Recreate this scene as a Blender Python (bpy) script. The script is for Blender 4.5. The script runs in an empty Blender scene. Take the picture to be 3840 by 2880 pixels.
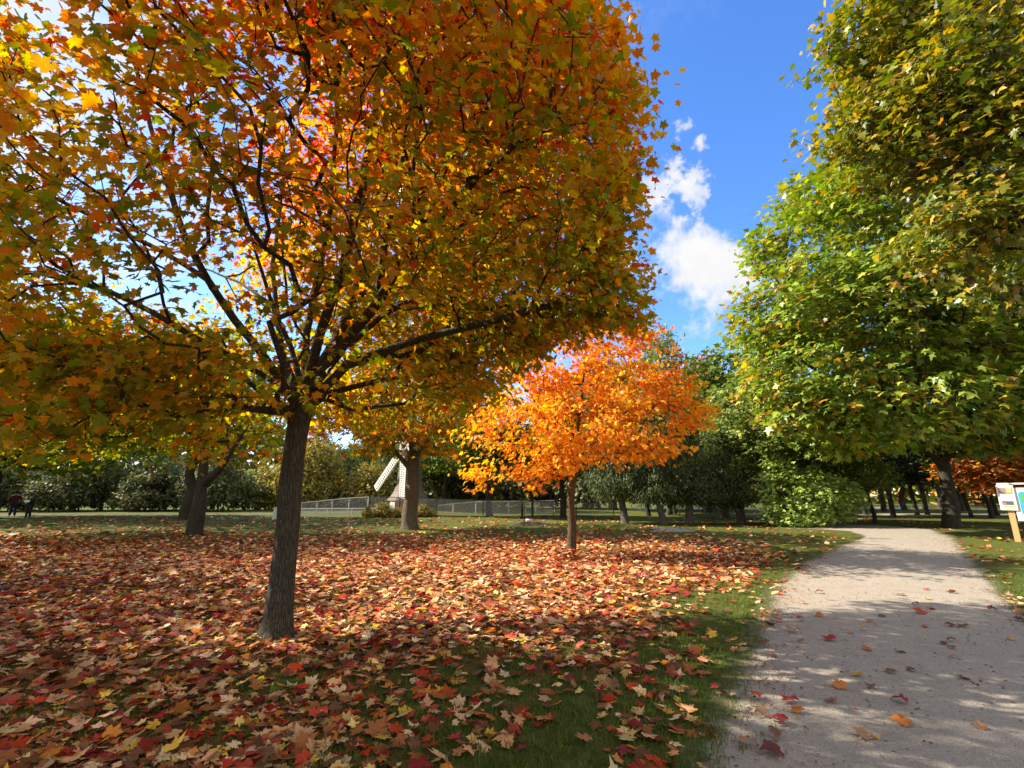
import bpy, math, random
import numpy as np
from mathutils import Vector, Matrix, noise as mnoise

rng = np.random.default_rng(7)
random.seed(7)
R = math.radians
scene = bpy.context.scene
COL = scene.collection

# ------------------------------------------------------------------ camera
PITCH = R(13.2)
FOC = 1750.0
EYE = np.array([0.0, 0.0, 1.6])
cp, sp = math.cos(PITCH), math.sin(PITCH)


def ray(px, py):
    u, v = (px - 1920) / FOC, (1440 - py) / FOC
    return np.array([u, cp - v * sp, sp + v * cp])


def at(px, py, Y):
    """World point seen at photo pixel (px, py) at distance Y along the view's ground direction."""
    d = ray(px, py)
    return EYE + d * (Y / d[1])


def gnd(px, py, z=0.0):
    d = ray(px, py)
    p = EYE + d * ((z - EYE[2]) / d[2])
    p[2] = z
    return p


cam_d = bpy.data.cameras.new("camera")
cam = bpy.data.objects.new("camera", cam_d)
COL.objects.link(cam)
cam.location = EYE
cam.rotation_euler = (R(90) + PITCH, 0, 0)
cam_d.sensor_width = 36
cam_d.lens = 36 * FOC / 3840
cam_d.clip_start = 0.05
cam_d.clip_end = 3000
scene.camera = cam

# ------------------------------------------------------------------ light and sky
SUN_EL, SUN_AZ = R(36), R(-74)          # azimuth from +Y, negative = to the left
sun_dir = Vector((math.sin(SUN_AZ) * math.cos(SUN_EL), math.cos(SUN_AZ) * math.cos(SUN_EL), math.sin(SUN_EL)))
sd = bpy.data.lights.new("sun", "SUN")
sd.energy = 5.0
sd.angle = R(0.5)
sd.color = (1.0, 0.90, 0.74)
so = bpy.data.objects.new("sun", sd)
COL.objects.link(so)
so.rotation_euler = sun_dir.to_track_quat("Z", "Y").to_euler()

scene.view_settings.view_transform = "Standard"
scene.view_settings.look = "None"
scene.view_settings.exposure = 1.38
scene.view_settings.gamma = 1.0
scene.cycles.max_bounces = 8
scene.cycles.diffuse_bounces = 5
scene.cycles.glossy_bounces = 2
scene.cycles.transmission_bounces = 5
scene.cycles.transparent_max_bounces = 12
scene.cycles.use_denoising = True
scene.cycles.sample_clamp_indirect = 6.0


class NT:
    """Small helper for building node trees."""
    def __init__(self, tree):
        self.t = tree
        self.t.nodes.clear()

    def n(self, kind, **kw):
        nd = self.t.nodes.new(kind)
        ins = kw.pop("ins", {})
        for k, v in kw.items():
            setattr(nd, k, v)
        for k, v in ins.items():
            if isinstance(v, bpy.types.NodeSocket):
                self.t.links.new(v, nd.inputs[k])
            else:
                nd.inputs[k].default_value = v
        return nd

    def math(self, op, a, b=None, c=None, clamp=False):
        nd = self.t.nodes.new("ShaderNodeMath")
        nd.operation = op
        nd.use_clamp = clamp
        for i, v in enumerate((a, b, c)):
            if v is None:
                continue
            if isinstance(v, bpy.types.NodeSocket):
                self.t.links.new(v, nd.inputs[i])
            else:
                nd.inputs[i].default_value = v
        return nd.outputs[0]

    def mix(self, f, a, b, blend="MIX"):
        nd = self.t.nodes.new("ShaderNodeMix")
        nd.data_type = "RGBA"
        nd.blend_type = blend
        for i, v in ((0, f), (6, a), (7, b)):
            if isinstance(v, bpy.types.NodeSocket):
                self.t.links.new(v, nd.inputs[i])
            else:
                nd.inputs[i].default_value = v if i == 0 else (tuple(v) + (1,))[:4]
        return nd.outputs[2]

    def ramp(self, f, stops):
        nd = self.t.nodes.new("ShaderNodeValToRGB")
        cr = nd.color_ramp
        while len(cr.elements) > 1:
            cr.elements.remove(cr.elements[-1])
        for i, (p, c) in enumerate(stops):
            e = cr.elements[0] if i == 0 else cr.elements.new(p)
            e.position = p
            e.color = (tuple(c) + (1,))[:4]
        self.t.links.new(f, nd.inputs[0])
        return nd.outputs[0]

    def noise(self, vec, scale, detail=4, rough=0.55, dist=0.0):
        return self.n("ShaderNodeTexNoise", ins={"Vector": vec, "Scale": scale, "Detail": detail, "Roughness": rough, "Distortion": dist})


world = bpy.data.worlds.new("World")
scene.world = world
world.use_nodes = True
w = NT(world.node_tree)
sky = w.n("ShaderNodeTexSky", sky_type="NISHITA", sun_disc=False, sun_elevation=SUN_EL, sun_rotation=SUN_AZ % (2 * math.pi),
          altitude=300, air_density=1.0, dust_density=0.3, ozone_density=1.6)
hsv = w.n("ShaderNodeHueSaturation", ins={"Hue": 0.5, "Saturation": 1.22, "Value": 1.0, "Color": sky.outputs[0]})
tc = w.n("ShaderNodeTexCoord")
dirv = tc.outputs["Generated"]


def pdir(px, py):
    d = ray(px, py)
    return tuple(d / np.linalg.norm(d))


# clouds: noise gathered around directions of the sky dome
CLOUDS = [  # (px, py, angular radius deg, weight)
    (2530, 1060, 6.5, 1.35), (2470, 1210, 5.0, 1.0), (2580, 840, 3.8, 0.95), (2700, 815, 2.9, 0.80), (2490, 700, 3.4, 0.95), (2400, 860, 5.0, 0.70), (2430, 760, 3.6, 0.70),
    (2740, 1320, 3.4, 0.8), (2400, 1020, 4.6, 0.7), (2660, 960, 3.2, 0.5), (2620, 1180, 3.6, .8),
    (300, 650, 13, 0.62), (700, 900, 10, 0.62), (100, 250, 13, 0.55), (500, 200, 9, 0.55), (1250, 1600, 9, 0.45), (900, 1150, 8, 0.6), (1750, 1150, 6, 0.45), (1500, 800, 8, 0.4),
    (-900, 300, 30, 0.5), (1300, 1750, 10, 0.4),
]
FILL_CLOUDS = [((0.1, -0.8, 0.62), 58, 1.3), ((-0.85, -0.45, 0.5), 44, 1.2), ((0.9, -0.4, 0.55), 44, 1.2), ((-0.2, -0.1, 1.0), 40, 1.0), ((-0.9, 0.3, 0.7), 30, 0.9)]  # unseen clouds added behind, overhead and left to whiten and brighten the shade
warp = w.noise(dirv, 3.2, 6, 0.62)
sub = w.n("ShaderNodeVectorMath", operation="SUBTRACT", ins={0: warp.outputs["Color"], 1: (0.5, 0.5, 0.5)})
scl = w.n("ShaderNodeVectorMath", operation="SCALE", ins={0: sub.outputs[0], "Scale": 0.075})
wv = w.n("ShaderNodeVectorMath", operation="ADD", ins={0: dirv, 1: scl.outputs[0]}).outputs[0]
tot = None
for (dv, rad, wt) in [(pdir(c_[0], c_[1]), c_[2], c_[3]) for c_ in CLOUDS] + [(tuple(Vector(v_).normalized()), r_, w_) for v_, r_, w_ in FILL_CLOUDS]:
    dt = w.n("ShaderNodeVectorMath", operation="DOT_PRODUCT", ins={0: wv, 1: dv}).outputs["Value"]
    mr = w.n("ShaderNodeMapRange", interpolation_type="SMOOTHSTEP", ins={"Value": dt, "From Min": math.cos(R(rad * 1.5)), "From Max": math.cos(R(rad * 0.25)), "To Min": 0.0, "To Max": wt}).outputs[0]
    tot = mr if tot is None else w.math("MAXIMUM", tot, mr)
cn = w.noise(wv, 9.0, 8, 0.6, 0.3)
cfine = w.noise(wv, 24.0, 6, 0.6)
nz = w.math("ADD", w.math("MULTIPLY", w.math("SUBTRACT", cn.outputs[0], 0.52), 1.9), w.math("MULTIPLY", w.math("SUBTRACT", cfine.outputs[0], 0.5), 0.9))
dens = w.math("ADD", tot, w.math("MULTIPLY", nz, w.math("MINIMUM", w.math("MULTIPLY", tot, 3.0), 1.0)))
cmask = w.n("ShaderNodeMapRange", interpolation_type="SMOOTHSTEP", ins={"Value": dens, "From Min": 0.12, "From Max": 1.35}).outputs[0]
ccol = w.mix(w.noise(wv, 14.0, 4).outputs[0], (3.1, 3.15, 3.25), (4.3, 4.25, 4.15))
skyc = w.mix(1.0, hsv.outputs[0], (1.06, 1.16, 1.46), "MULTIPLY")
wcol = w.mix(cmask, skyc, ccol)
bg = w.n("ShaderNodeBackground", ins={"Color": wcol, "Strength": 0.10})
out = w.n("ShaderNodeOutputWorld", ins={"Surface": bg.outputs[0]})


# ------------------------------------------------------------------ materials
def new_mat(name):
    m = bpy.data.materials.new(name)
    m.use_nodes = True
    return m, NT(m.node_tree)


def leaf_material(name, trans=0.42, gloss=0.10, rough=0.45, objcol=False, tboost=1.15):
    m, t = new_mat(name)
    if objcol:
        oi = t.n("ShaderNodeObjectInfo")
        c = oi.outputs["Color"]
        tcx = t.n("ShaderNodeTexCoord")
        nz = t.noise(tcx.outputs["Object"], 22, 3)
        c = t.mix(t.math("MULTIPLY", nz.outputs[0], 0.55), c, (0.22, 0.10, 0.04))
    else:
        a = t.n("ShaderNodeVertexColor", layer_name="col")
        c = a.outputs[0]
    d = t.n("ShaderNodeBsdfDiffuse", ins={"Color": c})
    hs = t.n("ShaderNodeHueSaturation", ins={"Saturation": 1.12, "Value": tboost, "Color": c})
    tr = t.n("ShaderNodeBsdfTranslucent", ins={"Color": hs.outputs[0]})
    mx = t.n("ShaderNodeMixShader", ins={0: trans, 1: d.outputs[0], 2: tr.outputs[0]})
    fr = t.n("ShaderNodeLayerWeight", ins={"Blend": 0.25})
    gl = t.n("ShaderNodeBsdfGlossy", ins={"Color": (1, 1, 1, 1), "Roughness": rough})
    mg = t.n("ShaderNodeMixShader", ins={0: t.math("MULTIPLY", t.math("ADD", fr.outputs["Fresnel"], 0.12), gloss), 1: mx.outputs[0], 2: gl.outputs[0]})
    t.n("ShaderNodeOutputMaterial", ins={"Surface": mg.outputs[0]})
    return m


def bark_material(name, dark, light, scale=1.0, moss=None):
    m, t = new_mat(name)
    tcx = t.n("ShaderNodeTexCoord")
    mp = t.n("ShaderNodeMapping", ins={"Vector": tcx.outputs["Object"], "Scale": (9 * scale, 9 * scale, 1.5 * scale)})
    n1 = t.noise(mp.outputs[0], 3.0, 8, 0.65, 0.6)
    vo = t.n("ShaderNodeTexVoronoi", feature="DISTANCE_TO_EDGE", ins={"Vector": mp.outputs[0], "Scale": 2.6})
    n2 = t.noise(tcx.outputs["Object"], 3.0, 3)
    crack = t.n("ShaderNodeMapRange", ins={"Value": vo.outputs["Distance"], "From Min": 0.0, "From Max": 0.16}).outputs[0]
    h = t.math("ADD", t.math("MULTIPLY", crack, 0.5), t.math("MULTIPLY", n1.outputs[0], 0.8))
    base = t.ramp(n1.outputs[0], [(0.3, dark), (0.72, light)])
    c = t.mix(t.math("MULTIPLY", t.math("SUBTRACT", 1.0, crack), 0.55), base, tuple(x * 0.4 for x in dark))
    c = t.mix(t.math("MULTIPLY", n2.outputs[0], 0.35), c, moss or (0.13, 0.12, 0.08))
    lich = t.noise(tcx.outputs["Object"], 14, 2)
    lm = t.n("ShaderNodeMapRange", ins={"Value": lich.outputs[0], "From Min": 0.70, "From Max": 0.76}).outputs[0]
    c = t.mix(t.math("MULTIPLY", lm, 0.5), c, (0.34, 0.34, 0.28))
    bp = t.n("ShaderNodeBump", ins={"Height": h, "Strength": 1.0, "Distance": 0.04})
    p = t.n("ShaderNodeBsdfPrincipled", ins={"Base Color": c, "Roughness": 0.9, "Normal": bp.outputs[0]})
    p.inputs["Specular IOR Level"].default_value = 0.2
    t.n("ShaderNodeOutputMaterial", ins={"Surface": p.outputs[0]})
    return m


def plain_material(name, col, rough=0.7, metal=0.0, var=0.25, scale=6.0, bump=0.15, spec=0.4):
    m, t = new_mat(name)
    tcx = t.n("ShaderNodeTexCoord")
    nz = t.noise(tcx.outputs["Object"], scale, 6, 0.6)
    c = t.mix(nz.outputs[0], tuple(x * (1 - var) for x in col), tuple(min(1, x * (1 + var)) for x in col))
    bp = t.n("ShaderNodeBump", ins={"Height": nz.outputs[0], "Strength": bump, "Distance": 0.02})
    p = t.n("ShaderNodeBsdfPrincipled", ins={"Base Color": c, "Roughness": rough, "Metallic": metal, "Normal": bp.outputs[0]})
    p.inputs["Specular IOR Level"].default_value = spec
    t.n("ShaderNodeOutputMaterial", ins={"Surface": p.outputs[0]})
    return m


M = {}
M["leaf"] = leaf_material("maple_leaf", gloss=0.06)
M["leaf_thin"] = leaf_material("thin_backlit_leaf", trans=0.55, gloss=0.04, tboost=1.7)
M["leaf_bright"] = leaf_material("bright_orange_leaf", trans=0.46, gloss=0.06, tboost=1.25)
M["leaf_sheen"] = leaf_material("glossy_green_leaf", trans=0.40, gloss=0.16, rough=0.42)
M["leaf_far"] = leaf_material("distant_leaf", trans=0.30, gloss=0.10, rough=0.5)
M["litter"] = leaf_material("fallen_leaf_litter", trans=0.14, gloss=0.035, rough=0.6)
M["fallen"] = leaf_material("fallen_single_leaf", trans=0.12, gloss=0.09, rough=0.5, objcol=True)
M["grass"] = leaf_material("grass_blade", trans=0.35, gloss=0.08, rough=0.5)
M["bark"] = bark_material("maple_bark", (0.055, 0.045, 0.030), (0.17, 0.145, 0.105), 1.8, (0.105, 0.10, 0.06))
M["bark_light"] = bark_material("pale_bark", (0.12, 0.095, 0.068), (0.27, 0.22, 0.165), 1.0, (0.17, 0.14, 0.09))
M["bark_brown"] = bark_material("brown_bark", (0.085, 0.058, 0.034), (0.19, 0.135, 0.08), 1.3, (0.12, 0.095, 0.05))
M["bark_dark"] = bark_material("dark_bark", (0.035, 0.028, 0.022), (0.10, 0.085, 0.068))
M["bark_grey"] = bark_material("grey_cedar_bark", (0.12, 0.105, 0.09), (0.26, 0.235, 0.20), 0.8, (0.17, 0.155, 0.13))
M["galv"] = plain_material("galvanised_steel", (0.72, 0.74, 0.76), 0.45, 0.1, 0.1, 20, 0.05)
M["blackpost"] = plain_material("dark_coated_steel", (0.035, 0.037, 0.036), 0.5, 0.2, 0.2, 20, 0.05)
M["white"] = plain_material("white_paint", (0.80, 0.80, 0.79), 0.5, 0, 0.06, 12, 0.05)
M["wood"] = plain_material("yellow_timber", (0.50, 0.30, 0.12), 0.65, 0, 0.25, 18, 0.2)
M["stone"] = plain_material("grey_stone", (0.24, 0.23, 0.22), 0.85, 0, 0.35, 7, 0.6)
M["mulch"] = plain_material("dark_mulch", (0.10, 0.075, 0.055), 0.95, 0, 0.5, 40, 0.9)
M["skin"] = plain_material("skin", (0.45, 0.27, 0.19), 0.55, 0, 0.08, 10, 0.02)
M["maroon"] = plain_material("maroon_cloth", (0.075, 0.016, 0.018), 0.85, 0, 0.2, 30, 0.1)
M["navy"] = plain_material("navy_denim", (0.020, 0.026, 0.050), 0.85, 0, 0.2, 30, 0.1)
M["black"] = plain_material("black_cloth", (0.013, 0.013, 0.015), 0.85, 0, 0.2, 30, 0.1)
M["hair"] = plain_material("dark_cap_cloth", (0.016, 0.013, 0.013), 0.8, 0, 0.2, 30, 0.1)
M["beige"] = plain_material("beige_scarf", (0.33, 0.25, 0.20), 0.85, 0, 0.15, 30, 0.1)
M["paper"] = plain_material("pale_paper", (0.62, 0.72, 0.70), 0.6, 0, 0.05, 10, 0.02)
M["concrete"] = plain_material("pale_facade", (0.46, 0.48, 0.50), 0.8, 0, 0.08, 3, 0.05)
M["glassdark"] = plain_material("window_glass", (0.05, 0.06, 0.08), 0.12, 0, 0.2, 3, 0.0, 0.7)
M["roofgrey"] = plain_material("grey_roof", (0.22, 0.21, 0.20), 0.85, 0, 0.2, 10, 0.3)
M["benchwood"] = plain_material("dark_bench_wood", (0.05, 0.035, 0.025), 0.7, 0, 0.25, 20, 0.2)


def brick_material():
    m, t = new_mat("red_brick")
    tcx = t.n("ShaderNodeTexCoord")
    b = t.n("ShaderNodeTexBrick", ins={"Vector": tcx.outputs["Object"], "Color1": (0.33, 0.10, 0.06, 1), "Color2": (0.27, 0.08, 0.05, 1), "Mortar": (0.4, 0.33, 0.28, 1), "Scale": 5.0, "Mortar Size": 0.015})
    p = t.n("ShaderNodeBsdfPrincipled", ins={"Base Color": b.outputs[0], "Roughness": 0.85})
    t.n("ShaderNodeOutputMaterial", ins={"Surface": p.outputs[0]})
    return m


M["brick"] = brick_material()


def shingle_material():
    m, t = new_mat("cedar_shingle")
    tcx = t.n("ShaderNodeTexCoord")
    nz = t.noise(tcx.outputs["Object"], 9, 4)
    g = t.n("ShaderNodeTexWave", wave_type="BANDS", bands_direction="Z", wave_profile="SAW", ins={"Vector": tcx.outputs["Object"], "Scale": 1.6, "Distortion": 0.6, "Detail": 2.0, "Detail Scale": 4.0})
    c = t.ramp(nz.outputs[0], [(0.3, (0.13, 0.105, 0.085)), (0.7, (0.27, 0.23, 0.19))])
    c = t.mix(t.math("MULTIPLY", t.math("GREATER_THAN", 0.16, g.outputs["Fac"]), 0.7), c, (0.06, 0.045, 0.035))
    bp = t.n("ShaderNodeBump", ins={"Height": g.outputs["Fac"], "Strength": 0.6, "Distance": 0.04})
    p = t.n("ShaderNodeBsdfPrincipled", ins={"Base Color": c, "Roughness": 0.85, "Normal": bp.outputs[0]})
    t.n("ShaderNodeOutputMaterial", ins={"Surface": p.outputs[0]})
    return m


M["shingle"] = shingle_material()


def chainlink_material():
    m, t = new_mat("chain_link_wire")
    tcx = t.n("ShaderNodeTexCoord")
    sx = t.n("ShaderNodeSeparateXYZ", ins={0: tcx.outputs["Object"]})
    h = t.math("ADD", sx.outputs[0], sx.outputs[1])
    a = t.math("ABSOLUTE", t.math("SUBTRACT", t.math("FRACT", t.math("MULTIPLY", t.math("ADD", h, sx.outputs[2]), 14.0)), 0.5))
    b = t.math("ABSOLUTE", t.math("SUBTRACT", t.math("FRACT", t.math("MULTIPLY", t.math("SUBTRACT", h, sx.outputs[2]), 14.0)), 0.5))
    wire = t.math("GREATER_THAN", 0.075, t.math("MINIMUM", a, b))
    p = t.n("ShaderNodeBsdfPrincipled", ins={"Base Color": (0.62, 0.64, 0.66, 1), "Roughness": 0.5, "Metallic": 0.1})
    tr = t.n("ShaderNodeBsdfTransparent")
    mx = t.n("ShaderNodeMixShader", ins={0: wire, 1: tr.outputs[0], 2: p.outputs[0]})
    t.n("ShaderNodeOutputMaterial", ins={"Surface": mx.outputs[0]})
    return m


M["chain"] = chainlink_material()


def lawn_material():
    m, t = new_mat("lawn_with_leaf_fragments")
    g = t.n("ShaderNodeNewGeometry").outputs["Position"]
    n1 = t.noise(g, 0.35, 5, 0.6)
    n2 = t.noise(g, 60, 4, 0.7)
    n3 = t.noise(g, 6, 5, 0.65)
    green = t.ramp(n3.outputs[0], [(0.3, (0.060, 0.082, 0.014)), (0.5, (0.110, 0.125, 0.022)), (0.72, (0.190, 0.180, 0.045))])
    green = t.mix(t.math("MULTIPLY", n2.outputs[0], 0.5), green, (0.045, 0.060, 0.012))
    brown = t.ramp(t.noise(g, 18, 5, 0.7).outputs[0], [(0.25, (0.05, 0.03, 0.018)), (0.45, (0.17, 0.085, 0.030)), (0.6, (0.30, 0.15, 0.05)), (0.75, (0.38, 0.24, 0.10))])
    at_ = t.n("ShaderNodeVertexColor", layer_name="litter").outputs[0]
    f = t.math("ADD", at_, t.math("MULTIPLY", t.math("SUBTRACT", t.noise(g, 3.0, 6, 0.7).outputs[0], 0.5), 1.4))
    f = t.n("ShaderNodeMapRange", ins={"Value": f, "From Min": 0.35, "From Max": 0.65}).outputs[0]
    c = t.mix(f, green, brown)
    bp = t.n("ShaderNodeBump", ins={"Height": n2.outputs[0], "Strength": 0.8, "Distance": 0.05})
    p = t.n("ShaderNodeBsdfPrincipled", ins={"Base Color": c, "Roughness": 0.95, "Normal": bp.outputs[0]})
    p.inputs["Specular IOR Level"].default_value = 0.1
    t.n("ShaderNodeOutputMaterial", ins={"Surface": p.outputs[0]})
    return m


M["lawn"] = lawn_material()


def gravel_material():
    m, t = new_mat("fine_gravel")
    g = t.n("ShaderNodeNewGeometry").outputs["Position"]
    v = t.n("ShaderNodeTexVoronoi", ins={"Vector": g, "Scale": 95.0})
    v2 = t.n("ShaderNodeTexVoronoi", ins={"Vector": g, "Scale": 240.0})
    n1 = t.noise(g, 0.9, 6, 0.65)
    n2 = t.noise(g, 9, 6, 0.7)
    c = t.ramp(v.outputs["Color"], [(0.1, (0.175, 0.145, 0.112)), (0.5, (0.335, 0.29, 0.235)), (0.9, (0.51, 0.455, 0.385))])
    c = t.mix(0.4, c, t.ramp(v2.outputs["Color"], [(0.1, (0.10, 0.082, 0.062)), (0.9, (0.58, 0.52, 0.44))]))
    c = t.mix(t.math("MULTIPLY", n2.outputs[0], 0.45), c, (0.20, 0.168, 0.13))
    n4 = t.noise(g, 2.6, 5, 0.7)
    damp = t.n("ShaderNodeMapRange", ins={"Value": n4.outputs[0], "From Min": 0.5, "From Max": 0.72}).outputs[0]
    c = t.mix(t.math("MULTIPLY", damp, 0.40), c, (0.17, 0.14, 0.105))
    c = t.mix(t.math("MULTIPLY", n1.outputs[0], 0.35), c, (0.38, 0.335, 0.275))
    ed = t.n("ShaderNodeVertexColor", layer_name="edge").outputs[0]
    ef = t.math("ADD", ed, t.math("MULTIPLY", t.math("SUBTRACT", t.noise(g, 7.0, 6, 0.75).outputs[0], 0.5), 1.5))
    ef = t.n("ShaderNodeMapRange", ins={"Value": ef, "From Min": 0.35, "From Max": 0.85}).outputs[0]
    c = t.mix(ef, c, t.mix(n2.outputs[0], (0.045, 0.060, 0.016), (0.125, 0.115, 0.045)))
    h = t.math("ADD", v.outputs["Distance"], t.math("MULTIPLY", v2.outputs["Distance"], 0.5))
    bp = t.n("ShaderNodeBump", ins={"Height": t.math("ADD", h, t.math("MULTIPLY", n2.outputs[0], 2.0)), "Strength": 0.5, "Distance": 0.012})
    p = t.n("ShaderNodeBsdfPrincipled", ins={"Base Color": c, "Roughness": 0.95, "Normal": bp.outputs[0]})
    p.inputs["Specular IOR Level"].default_value = 0.15
    t.n("ShaderNodeOutputMaterial", ins={"Surface": p.outputs[0]})
    return m


M["gravel"] = gravel_material()


def water_material():
    m, t = new_mat("pond_water")
    g = t.n("ShaderNodeNewGeometry").outputs["Position"]
    mp = t.n("ShaderNodeMapping", ins={"Vector": g, "Scale": (0.4, 2.0, 1.0)})
    nz = t.noise(mp.outputs[0], 2.0, 4)
    bp = t.n("ShaderNodeBump", ins={"Height": nz.outputs[0], "Strength": 0.25, "Distance": 0.05})
    p = t.n("ShaderNodeBsdfPrincipled", ins={"Base Color": (0.10, 0.11, 0.085, 1), "Roughness": 0.15, "Normal": bp.outputs[0]})
    t.n("ShaderNodeOutputMaterial", ins={"Surface": p.outputs[0]})
    return m


M["water"] = water_material()


# ------------------------------------------------------------------ object helpers
def tag(o, label=None, cat=None, group=None, kind=None):
    if label:
        o["label"] = label
    if cat:
        o["category"] = cat
    if group:
        o["group"] = group
    if kind:
        o["kind"] = kind
    return o


def empty(name, loc=(0, 0, 0), rz=0.0):
    o = bpy.data.objects.new(name, None)
    o.empty_display_size = 0.2
    COL.objects.link(o)
    o.location = loc
    o.rotation_euler = (0, 0, rz)
    return o


def copy_thing(root, parent=None):
    c = root.copy()
    COL.objects.link(c)
    if parent is not None:
        c.parent = parent
    for ch in list(root.children):
        copy_thing(ch, c)
    return c


def raw_mesh(name, V, F_list, smooth=True):
    """F_list: list of (faces array (n,k))"""
    me = bpy.data.meshes.new(name)
    V = np.asarray(V, dtype=np.float32)
    me.vertices.add(len(V))
    me.vertices.foreach_set("co", V.ravel())
    loops, starts, totals = [], [], []
    s = 0
    for F in F_list:
        F = np.asarray(F, dtype=np.int32)
        if F.size == 0:
            continue
        n, k = F.shape
        loops.append(F.ravel())
        starts.append(s + np.arange(n, dtype=np.int32) * k)
        s += n * k
    loops = np.concatenate(loops)
    starts = np.concatenate(starts)
    me.loops.add(len(loops))
    me.loops.foreach_set("vertex_index", loops)
    me.polygons.add(len(starts))
    me.polygons.foreach_set("loop_start", starts)
    me.update(calc_edges=True)
    if smooth:
        me.polygons.foreach_set("use_smooth", np.ones(len(starts), dtype=bool))
    return me


def set_cols(me, cols):
    a = me.color_attributes.new("col", "FLOAT_COLOR", "POINT")
    c4 = np.ones((len(cols), 4), dtype=np.float32)
    c4[:, :3] = cols
    a.data.foreach_set("color", c4.ravel())


def link(name, me, mat, parent=None):
    o = bpy.data.objects.new(name, me)
    COL.objects.link(o)
    if mat is not None:
        me.materials.append(mat)
    if parent is not None:
        o.parent = parent
    return o


class MB:
    """Collects primitives into one mesh."""
    def __init__(self):
        self.v, self.q, self.t, self.ng = [], [], [], []

    def _add(self, V, quads=(), tris=(), ngons=()):
        b = len(self.v)
        self.v += [tuple(map(float, p)) for p in V]
        self.q += [tuple(i + b for i in f) for f in quads]
        self.t += [tuple(i + b for i in f) for f in tris]
        self.ng += [tuple(i + b for i in f) for f in ngons]
        return self

    def box(self, c, s, rot=None):
        c, h = Vector(c), Vector(s) * 0.5
        P = []
        for z in (-1, 1):
            for (x, y) in ((-1, -1), (1, -1), (1, 1), (-1, 1)):
                p = Vector((x * h.x, y * h.y, z * h.z))
                if rot is not None:
                    p = rot @ p
                P.append(p + c)
        return self._add(P, [(3, 2, 1, 0), (4, 5, 6, 7), (0, 1, 5, 4), (1, 2, 6, 5), (2, 3, 7, 6), (3, 0, 4, 7)])

    def bar(self, a, b, wd, dp=None, up=(0, 0, 1)):
        a, b = Vector(a), Vector(b)
        d = (b - a)
        L = d.length
        d.normalize()
        u = Vector(up)
        s = d.cross(u)
        if s.length < 1e-4:
            s = d.cross(Vector((1, 0, 0)))
        s.normalize()
        n = s.cross(d)
        rot = Matrix((s, d, n)).transposed()
        return self.box((a + b) / 2, (wd, L, dp or wd), rot)

    def tube(self, pts, radii, sides=8, cap=True):
        V, Q, caps = tube_arrays(np.array(pts, float), np.array(radii, float), sides)
        self._add(V, Q)
        if cap:
            n = len(pts)
            b = len(self.v) - len(V)
            self.ng.append(tuple(b + i for i in range(sides))[::-1])
            self.ng.append(tuple(b + (n - 1) * sides + i for i in range(sides)))
        return self

    def lathe(self, prof, sides=24, c=(0, 0, 0), cap=True, ph=0.0):
        V, Q = [], []
        for (r, z) in prof:
            for k in range(sides):
                a = 2 * math.pi * k / sides + ph
                V.append((c[0] + r * math.cos(a), c[1] + r * math.sin(a), c[2] + z))
        for i in range(len(prof) - 1):
            for k in range(sides):
                k2 = (k + 1) % sides
                Q.append((i * sides + k, i * sides + k2, (i + 1) * sides + k2, (i + 1) * sides + k))
        ng = []
        if cap:
            ng = [tuple(range(sides))[::-1], tuple((len(prof) - 1) * sides + k for k in range(sides))]
        return self._add(V, Q, (), ng)

    def build(self, name, mat, parent=None, smooth=False):
        me = bpy.data.meshes.new(name)
        me.from_pydata(self.v, [], self.q + self.t + self.ng)
        me.update()
        if smooth:
            for p in me.polygons:
                p.use_smooth = True
        return link(name, me, mat, parent)


def tube_arrays(P, Rr, sides, flute=None):
    n = len(P)
    T = np.gradient(P, axis=0) if n > 2 else np.tile(P[-1] - P[0], (n, 1))
    T /= (np.linalg.norm(T, axis=1, keepdims=True) + 1e-9)
    ref = np.array([1.0, 0, 0]) if abs(T[0][0]) < 0.8 else np.array([0, 1.0, 0])
    V = np.zeros((n, sides, 3))
    ang = np.linspace(0, 2 * math.pi, sides, endpoint=False)
    u = None
    for i in range(n):
        t = T[i]
        u = (ref if u is None else u)
        u = u - t * np.dot(u, t)
        u /= (np.linalg.norm(u) + 1e-9)
        v = np.cross(t, u)
        rr = Rr[i]
        if flute is not None:
            rr = rr * flute(i, ang, P[i])[:, None]
        V[i] = P[i] + (np.cos(ang)[:, None] * u + np.sin(ang)[:, None] * v) * rr
    idx = np.arange(n * sides).reshape(n, sides)
    a, b = idx[:-1], np.roll(idx[:-1], -1, axis=1)
    c, d = np.roll(idx[1:], -1, axis=1), idx[1:]
    Q = np.stack([a, b, c, d], -1).reshape(-1, 4)
    return V.reshape(-1, 3), Q, None


# ------------------------------------------------------------------ leaves
def fan_template(half):
    """half outline (x>=0) from base to tip -> mirrored fan; z gives the fold along the midrib and curl of the lobes."""
    pts = list(half) + [(-x, y) for (x, y) in half[-2:0:-1]]
    V = [(0.0, 0.34, 0.0)]
    for (x, y) in pts:
        z = 0.16 * abs(x) - 0.30 * ((x) ** 2 + (y - 0.34) ** 2)
        V.append((x, y, z))
    n = len(pts)
    F = [(0, 1 + i, 1 + (i + 1) % n) for i in range(n)]
    return np.array(V), np.array(F)


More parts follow.
